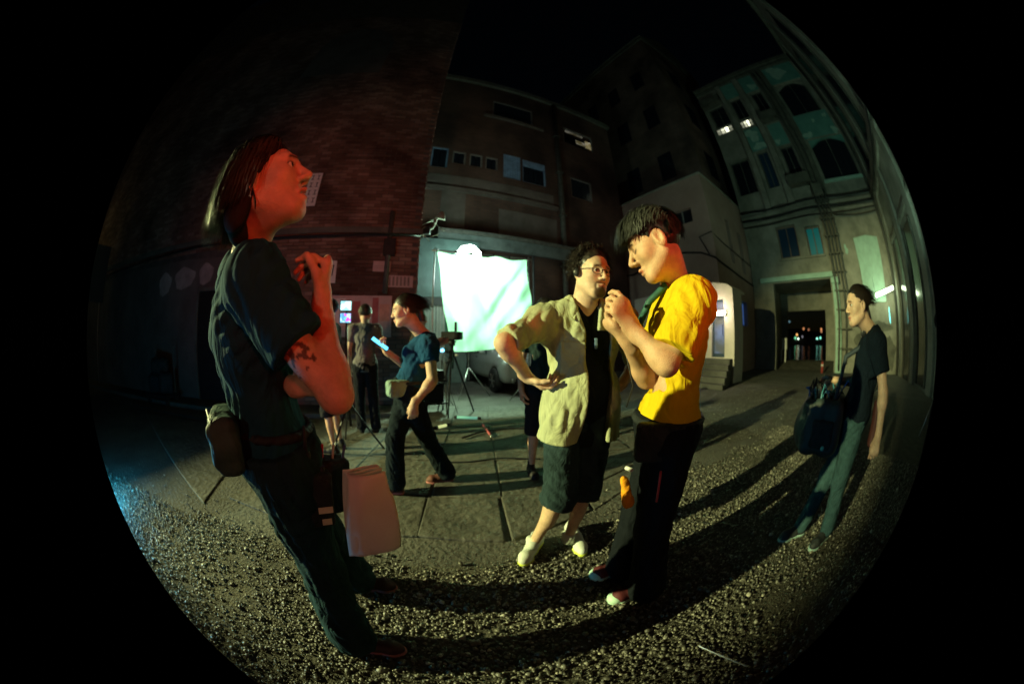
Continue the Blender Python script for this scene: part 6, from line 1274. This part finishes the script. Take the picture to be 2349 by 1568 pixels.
# ------------------------------------------------------------------ camera stand, cart, monitor
b0 = gnd(1040, 948); cs_ = thing('camera_tripod', (b0[0], b0[1], 0), 'video camera on a tall tripod rigged with clamps before the lit sheet', 'camera')
top = v3(b0[0], b0[1], 1.27)
for j in range(3): a = j*2.09+.5; mb = MB(); mb.tube([top-v3(0, 0, .10), (b0[0]+.40*math.cos(a), b0[1]+.40*math.sin(a), .012)], [.022, .014], 8); mb.build('leg', M['dark_metal'], cs_, smooth=True)
mb = MB(); mb.tube([top-v3(0, 0, .45), top+v3(0, 0, .03)], .028, 8); mb.lathe(top, [(.05, -.05), (.06, -.02), (.06, .03), (.04, .06)], n=12); mb.build('head', M['dark_metal'], cs_, smooth=True)
g_ = Grid(top+v3(-.35, -.35, -.1), top+v3(.35, .35, .45), .008); g_.rbox(top+v3(-.04, 0, .13), (.15, .07, .075), rot(20), .015); g_.rbox(top+v3(.12, 0, .13), (.06, .06, .07), rot(20), .015); g_.build('camera_body', M['black'], cs_)
mb = MB(); mb.lathe(top+v3(.10, -.05, .12), [(.05, 0), (.055, .10), (.06, .16), (.05, .17)], axis=(.1, -1, 0), n=16); mb.build('lens', M['black'], cs_, smooth=True)
mb = MB(); mb.box(top+v3(.065, 0, .29), (.045, .03, .17)); mb.build('transmitter', M['black'], cs_, bevel=.005)
rt = random.Random(8)
for k in range(9): p = top+v3(rt.uniform(-.12, .12), rt.uniform(-.06, .02), rt.uniform(-.35, .05)); mb = MB(); mb.box(p, (.05, .04, .03), rt.uniform(0, 3)); mb.tube([p, p+v3(rt.uniform(-.1, .1), rt.uniform(-.1, .1), rt.uniform(-.08, .08))], .008, 6); mb.build('clamp', [M['steel'], M['dark_metal'], M['pipe']][k % 3], cs_)
mb = MB(); mb.tube([top+v3(-.1, 0, .05), top+v3(-.16, -.1, -.3), top+v3(-.05, -.12, -.7), top+v3(.1, -.1, -1.25)], .006, 5); mb.build('cable', M['black'], cs_, smooth=True)
ld = thing('status_lamp', tuple(at(1015, 803, 4.7)), 'small glowing blue status lamp beside the camera tripod', 'lamp')
p = at(1015, 803, 4.75); mb = MB(); mb.lathe(p, [(.008, -.035), (.025, -.02), (.028, 0), (.022, .02), (.008, .03)], axis=(.9, 0, .35), n=12); mb.build('bulb', emat('blue_led', (.15, .55, 1), 6), ld, smooth=True)
mb = MB(); mb.tube([p+(.02, 0, .01), p+(.08, .0, .03)], .01, 6); mb.build('holder', mat('green_plastic', (.03, .15, .08), .5), ld)
c0 = gnd(985, 948); ct = thing('equipment_cart', (c0[0], c0[1], 0), 'dark equipment cart loaded with cases behind the walking woman', 'cart')
for z in (.22, .62): mb = MB(); mb.box((c0[0], c0[1], z), (.62, .42, .035), R(24)); mb.build('shelf', M['dark_metal'], ct, bevel=.005)
for sx in (-1, 1):
    for sy in (-1, 1): q = np.array(Matrix.Rotation(R(24), 3, 'Z') @ Vector((sx*.29, sy*.19, 0))); mb = MB(); mb.tube([(c0[0]+q[0], c0[1]+q[1], .10), (c0[0]+q[0], c0[1]+q[1], .95)], .014, 6); mb.build('upright', M['pipe'], ct); mb = MB(); mb.lathe((c0[0]+q[0], c0[1]+q[1]+.02, .055), [(.052, -.015), (.055, 0), (.052, .015)], axis=(1, .2, 0), n=12); mb.build('castor', M['rubber'], ct)
for (dx, dy, z, s3, m_) in [(-.1, 0, .64, (.3, .3, .22), 'black'), (.17, .02, .64, (.2, .3, .16), 'dark_metal'), (0, 0, .24, (.5, .34, .30), 'black')]:
    cse = thing('equipment_case', (c0[0]+dx, c0[1]+dy, z), ['squat black case on the left of the cart top shelf', 'small grey case on the right of the cart top shelf', 'wide black case on the lower shelf of the cart'][[-.1, .17, 0].index(dx)], 'case')
    mb = MB(); mb.box((c0[0]+dx, c0[1]+dy, z+s3[2]/2), s3, R(24)); mb.build('shell', M[m_], cse, bevel=.012)
    mb = MB(); mb.tube([(c0[0]+dx-.05, c0[1]+dy-s3[1]/2-.02, z+s3[2]*.7), (c0[0]+dx+.05, c0[1]+dy-s3[1]/2-.02, z+s3[2]*.7)], .01, 6); mb.build('handle', M['steel'], cse)
# twin monitors on a stand
mp_ = at(793, 714, 3.55); mo = thing('monitor_stand', (mp_[0], mp_[1], 0), 'two small glowing monitors stacked on a stand before the person in grey', 'monitor')
r_ = nrm(v3(mp_[1], -mp_[0], 0)); n_ = nrm(v3(-mp_[0], -mp_[1], 0))
def screen_mat(name, cols, s, scale):
    m = bpy.data.materials.new(name); m.use_nodes = True; t = m.node_tree; N = t.nodes; L = t.links; b = N['Principled BSDF']; tc = N.new('ShaderNodeTexCoord'); v = N.new('ShaderNodeTexVoronoi'); v.inputs['Scale'].default_value = scale; L.new(tc.outputs['Object'], v.inputs['Vector'])
    r = N.new('ShaderNodeValToRGB'); r.color_ramp.interpolation = 'CONSTANT'; e = r.color_ramp.elements
    while len(e) < len(cols): e.new(.5)
    for i, c in enumerate(cols): e[i].position = i/len(cols); e[i].color = (*c, 1)
    sx = N.new('ShaderNodeSeparateColor'); L.new(v.outputs['Color'], sx.inputs[0]); L.new(sx.outputs[0], r.inputs[0]); L.new(r.outputs[0], b.inputs['Emission Color']); b.inputs['Emission Strength'].default_value = s; b.inputs['Base Color'].default_value = (.01, .01, .01, 1); return m
for k, (zc, mt_) in enumerate([(.065, screen_mat('screen_a', [(.5, .95, 1), (.75, 1, 1), (.25, .7, .8), (.6, 1, 1)], 2.2, 22)), (-.075, screen_mat('screen_b', [(.1, .35, 1), (.8, .1, .9), (.5, .8, 1), (.15, .6, 1)], 1.6, 26))]):
    c_ = mp_+v3(0, 0, zc); mb = MB(); mb.frame(c_-r_*.075-n_*.03-v3(0, 0, .062), r_*.15, n_*.03, v3(0, 0, .124)); ms = mb.build('monitor', M['black'], mo, bevel=.006)
    mb = MB(); mb.frame(c_-r_*.064+n_*.001-v3(0, 0, .052), r_*.128, n_*.002, v3(0, 0, .104)); mb.build('screen', mt_, ms)
mb = MB(); mb.tube([(mp_[0], mp_[1]+.03, .3), mp_+v3(0, .03, .1)], .016, 8); mb.build('mast', M['dark_metal'], mo, smooth=True)
for j in range(3): a = j*2.09+.3; mb = MB(); mb.tube([(mp_[0], mp_[1]+.03, .6), (mp_[0]+.4*math.cos(a), mp_[1]+.03+.4*math.sin(a), .012)], .012, 6); mb.build('leg', M['dark_metal'], mo)

# ------------------------------------------------------------------ light sticks on the slabs
def stick(pa, pb, m, label, r=.022, cap='dark_metal'):
    a, b = gnd(*pa, .05), gnd(*pb, .05); t = thing('light_stick', (a[0], a[1], 0), label, 'light stick'); a[2] = b[2] = .018+r; d = nrm(b-a); mb = MB(); mb.tube([a, b], r, 10); mb.build('tube', m, t, smooth=True)
    for p, q in ((a, -1), (b, 1)): mb = MB(); mb.tube([p-d*.004*q, p+d*.05*q], r*1.12, 10); mb.build('end_cap', M[cap], t, smooth=True)
stick((1003, 978), (1024, 973), emat('stick_yellow', (.9, 1, .4), .7), 'short pale yellow light stick lying on the slabs')
stick((1048, 955), (1096, 957), emat('stick_mint', (.28, .75, .55), .45), 'long mint-green light stick lying on the slabs')
stick((1107, 970), (1126, 996), mat('stick_red', (.42, .09, .10), .5, var=.2), 'dull red stick lying on the slabs with a steel tip', .016, 'steel')

# cables across the yard
def cable(pts, label, r=.010):
    P = [gnd(*p, .03) for p in pts]; 
    for p in P: p[2] = .022+r
    Q = [P[0]]
    for i in range(len(P)-1):
        p0, p1, p2, p3 = P[max(i-1, 0)], P[i], P[i+1], P[min(i+2, len(P)-1)]
        for t in np.linspace(0, 1, 9)[1:]: Q.append(.5*((2*p1)+(-p0+p2)*t+(2*p0-5*p1+4*p2-p3)*t*t+(-p0+3*p1-3*p2+p3)*t**3))
    mb = MB(); mb.tube(Q, r, 6); return mb.single('power_cable', M['black'], label, 'cable', tuple(Q[0]), smooth=True)
cable([(1060, 1005), (1110, 990), (1180, 982), (1260, 985), (1340, 975)], 'black power cable curving over the slabs from the tripod to the car', .014)
cable([(300, 925), (380, 945), (470, 962), (540, 975), (620, 985), (720, 990)], 'black power cable running along the tower side of the yard', .014)
cable([(1010, 1060), (1080, 1058), (1150, 1050), (1240, 1052)], 'thin black cable lying behind the bearded man', .008)
mb = MB(); a, b = gnd(1600, 1485), gnd(1710, 1532); a[2] = b[2] = .022; mb.tube([a, (a+b)/2+v3(0, 0, .004), b], .005, 6); mb.single('metal_rod', M['steel'], 'thin pale metal rod lying on the gravel', 'rod', tuple(a))

# ------------------------------------------------------------------ dark kit standing against the tower, left
k0 = gnd(375, 925); kt = thing('kit_trolley', (k0[0], k0[1], 0), 'dark unlit trolley piled with kit against the tower wall', 'trolley')
mb = MB(); mb.box((k0[0], k0[1], .2), (1.0, .6, .06), R(24)); mb.build('deck', M['dark_metal'], kt)
for k, sx in enumerate((-.42, .42)):
    q = np.array(Matrix.Rotation(R(24), 3, 'Z') @ Vector((sx, .2, 0))); mb = MB(); mb.tube([k0+q+v3(0, 0, .2), k0+q+v3(0, 0, 1.2)], .02, 6); mb.build('handle_bar', M['pipe'], kt)
    for sy in (-.2, .2): q2 = np.array(Matrix.Rotation(R(24), 3, 'Z') @ Vector((sx, sy, 0))); mb = MB(); mb.lathe(k0+q2+v3(0, 0, .09), [(.08, -.02), (.085, 0), (.08, .02)], axis=(.9, .4, 0), n=12); mb.build('wheel', M['rubber'], kt)
for k, (dx, dz, hx, hy, hz, lb) in enumerate([(-.22, .43, .24, .2, .2, 'slumped black kit sack at the back of the trolley'), (.25, .46, .22, .2, .22, 'upright black kit sack at the front of the trolley'), (.0, .80, .28, .18, .16, 'black kit sack lying on top of the trolley pile')]):
    q = np.array(Matrix.Rotation(R(24), 3, 'Z') @ Vector((dx, 0, 0))); c_ = k0+q+v3(0, 0, dz); t = sack('kit_sack', lb, 'sack', c_, (hx, hy, hz), rot(-66), M['bag_black'], .10, .02, 60+k, fr=26); t.location = Vector(c_); mb = MB(); mb.tube([c_+v3(-.1, -.12, hz), c_+v3(0, -.12, hz+.08), c_+v3(.1, -.12, hz)], .012, 6); mb.build('strap', M['bag_black'], t, smooth=True)
# lamp bracket high at the tower corner, catching the light of the sheet
lb_ = thing('bracket_lamp', W(TU+.05, TV+.1, 3.6), 'old metal lamp bracket with tangled wires at the top corner of the tower base', 'lamp bracket')
p = v3(*W(TU+.02, TV+.15, 3.55)); M['old_metal'] = mat('old_metal', (.35, .36, .28), .6, .3, var=.4, scale=20)
mb = MB(); mb.tube([p, p+v3(.28, -.05, .06), p+v3(.40, -.1, .32), p+v3(.46, -.1, .36)], .02, 6); mb.build('arm', M['old_metal'], lb_, smooth=True)
mb = MB(); mb.lathe(p+v3(.46, -.1, .34), [(.03, .06), (.06, .03), (.10, -.06), (.11, -.10), (.09, -.10)], axis=(.3, -.2, 1), n=14); mb.build('shade', M['old_metal'], lb_, smooth=True)
for k in range(7): q = p+v3(rt.uniform(0, .4), rt.uniform(-.1, 0), rt.uniform(-.05, .3)); mb = MB(); mb.tube([q, q+v3(rt.uniform(-.15, .15), rt.uniform(-.08, .08), rt.uniform(-.2, .1)), q+v3(rt.uniform(-.2, .2), rt.uniform(-.08, .08), rt.uniform(-.35, 0))], .007, 5); mb.build('wire', M['old_metal'], lb_, smooth=True)
mb = MB(); mb.box(p+v3(.12, -.02, .02), (.2, .1, .16)); mb.build('control_box', M['dark_metal'], lb_, bevel=.01)
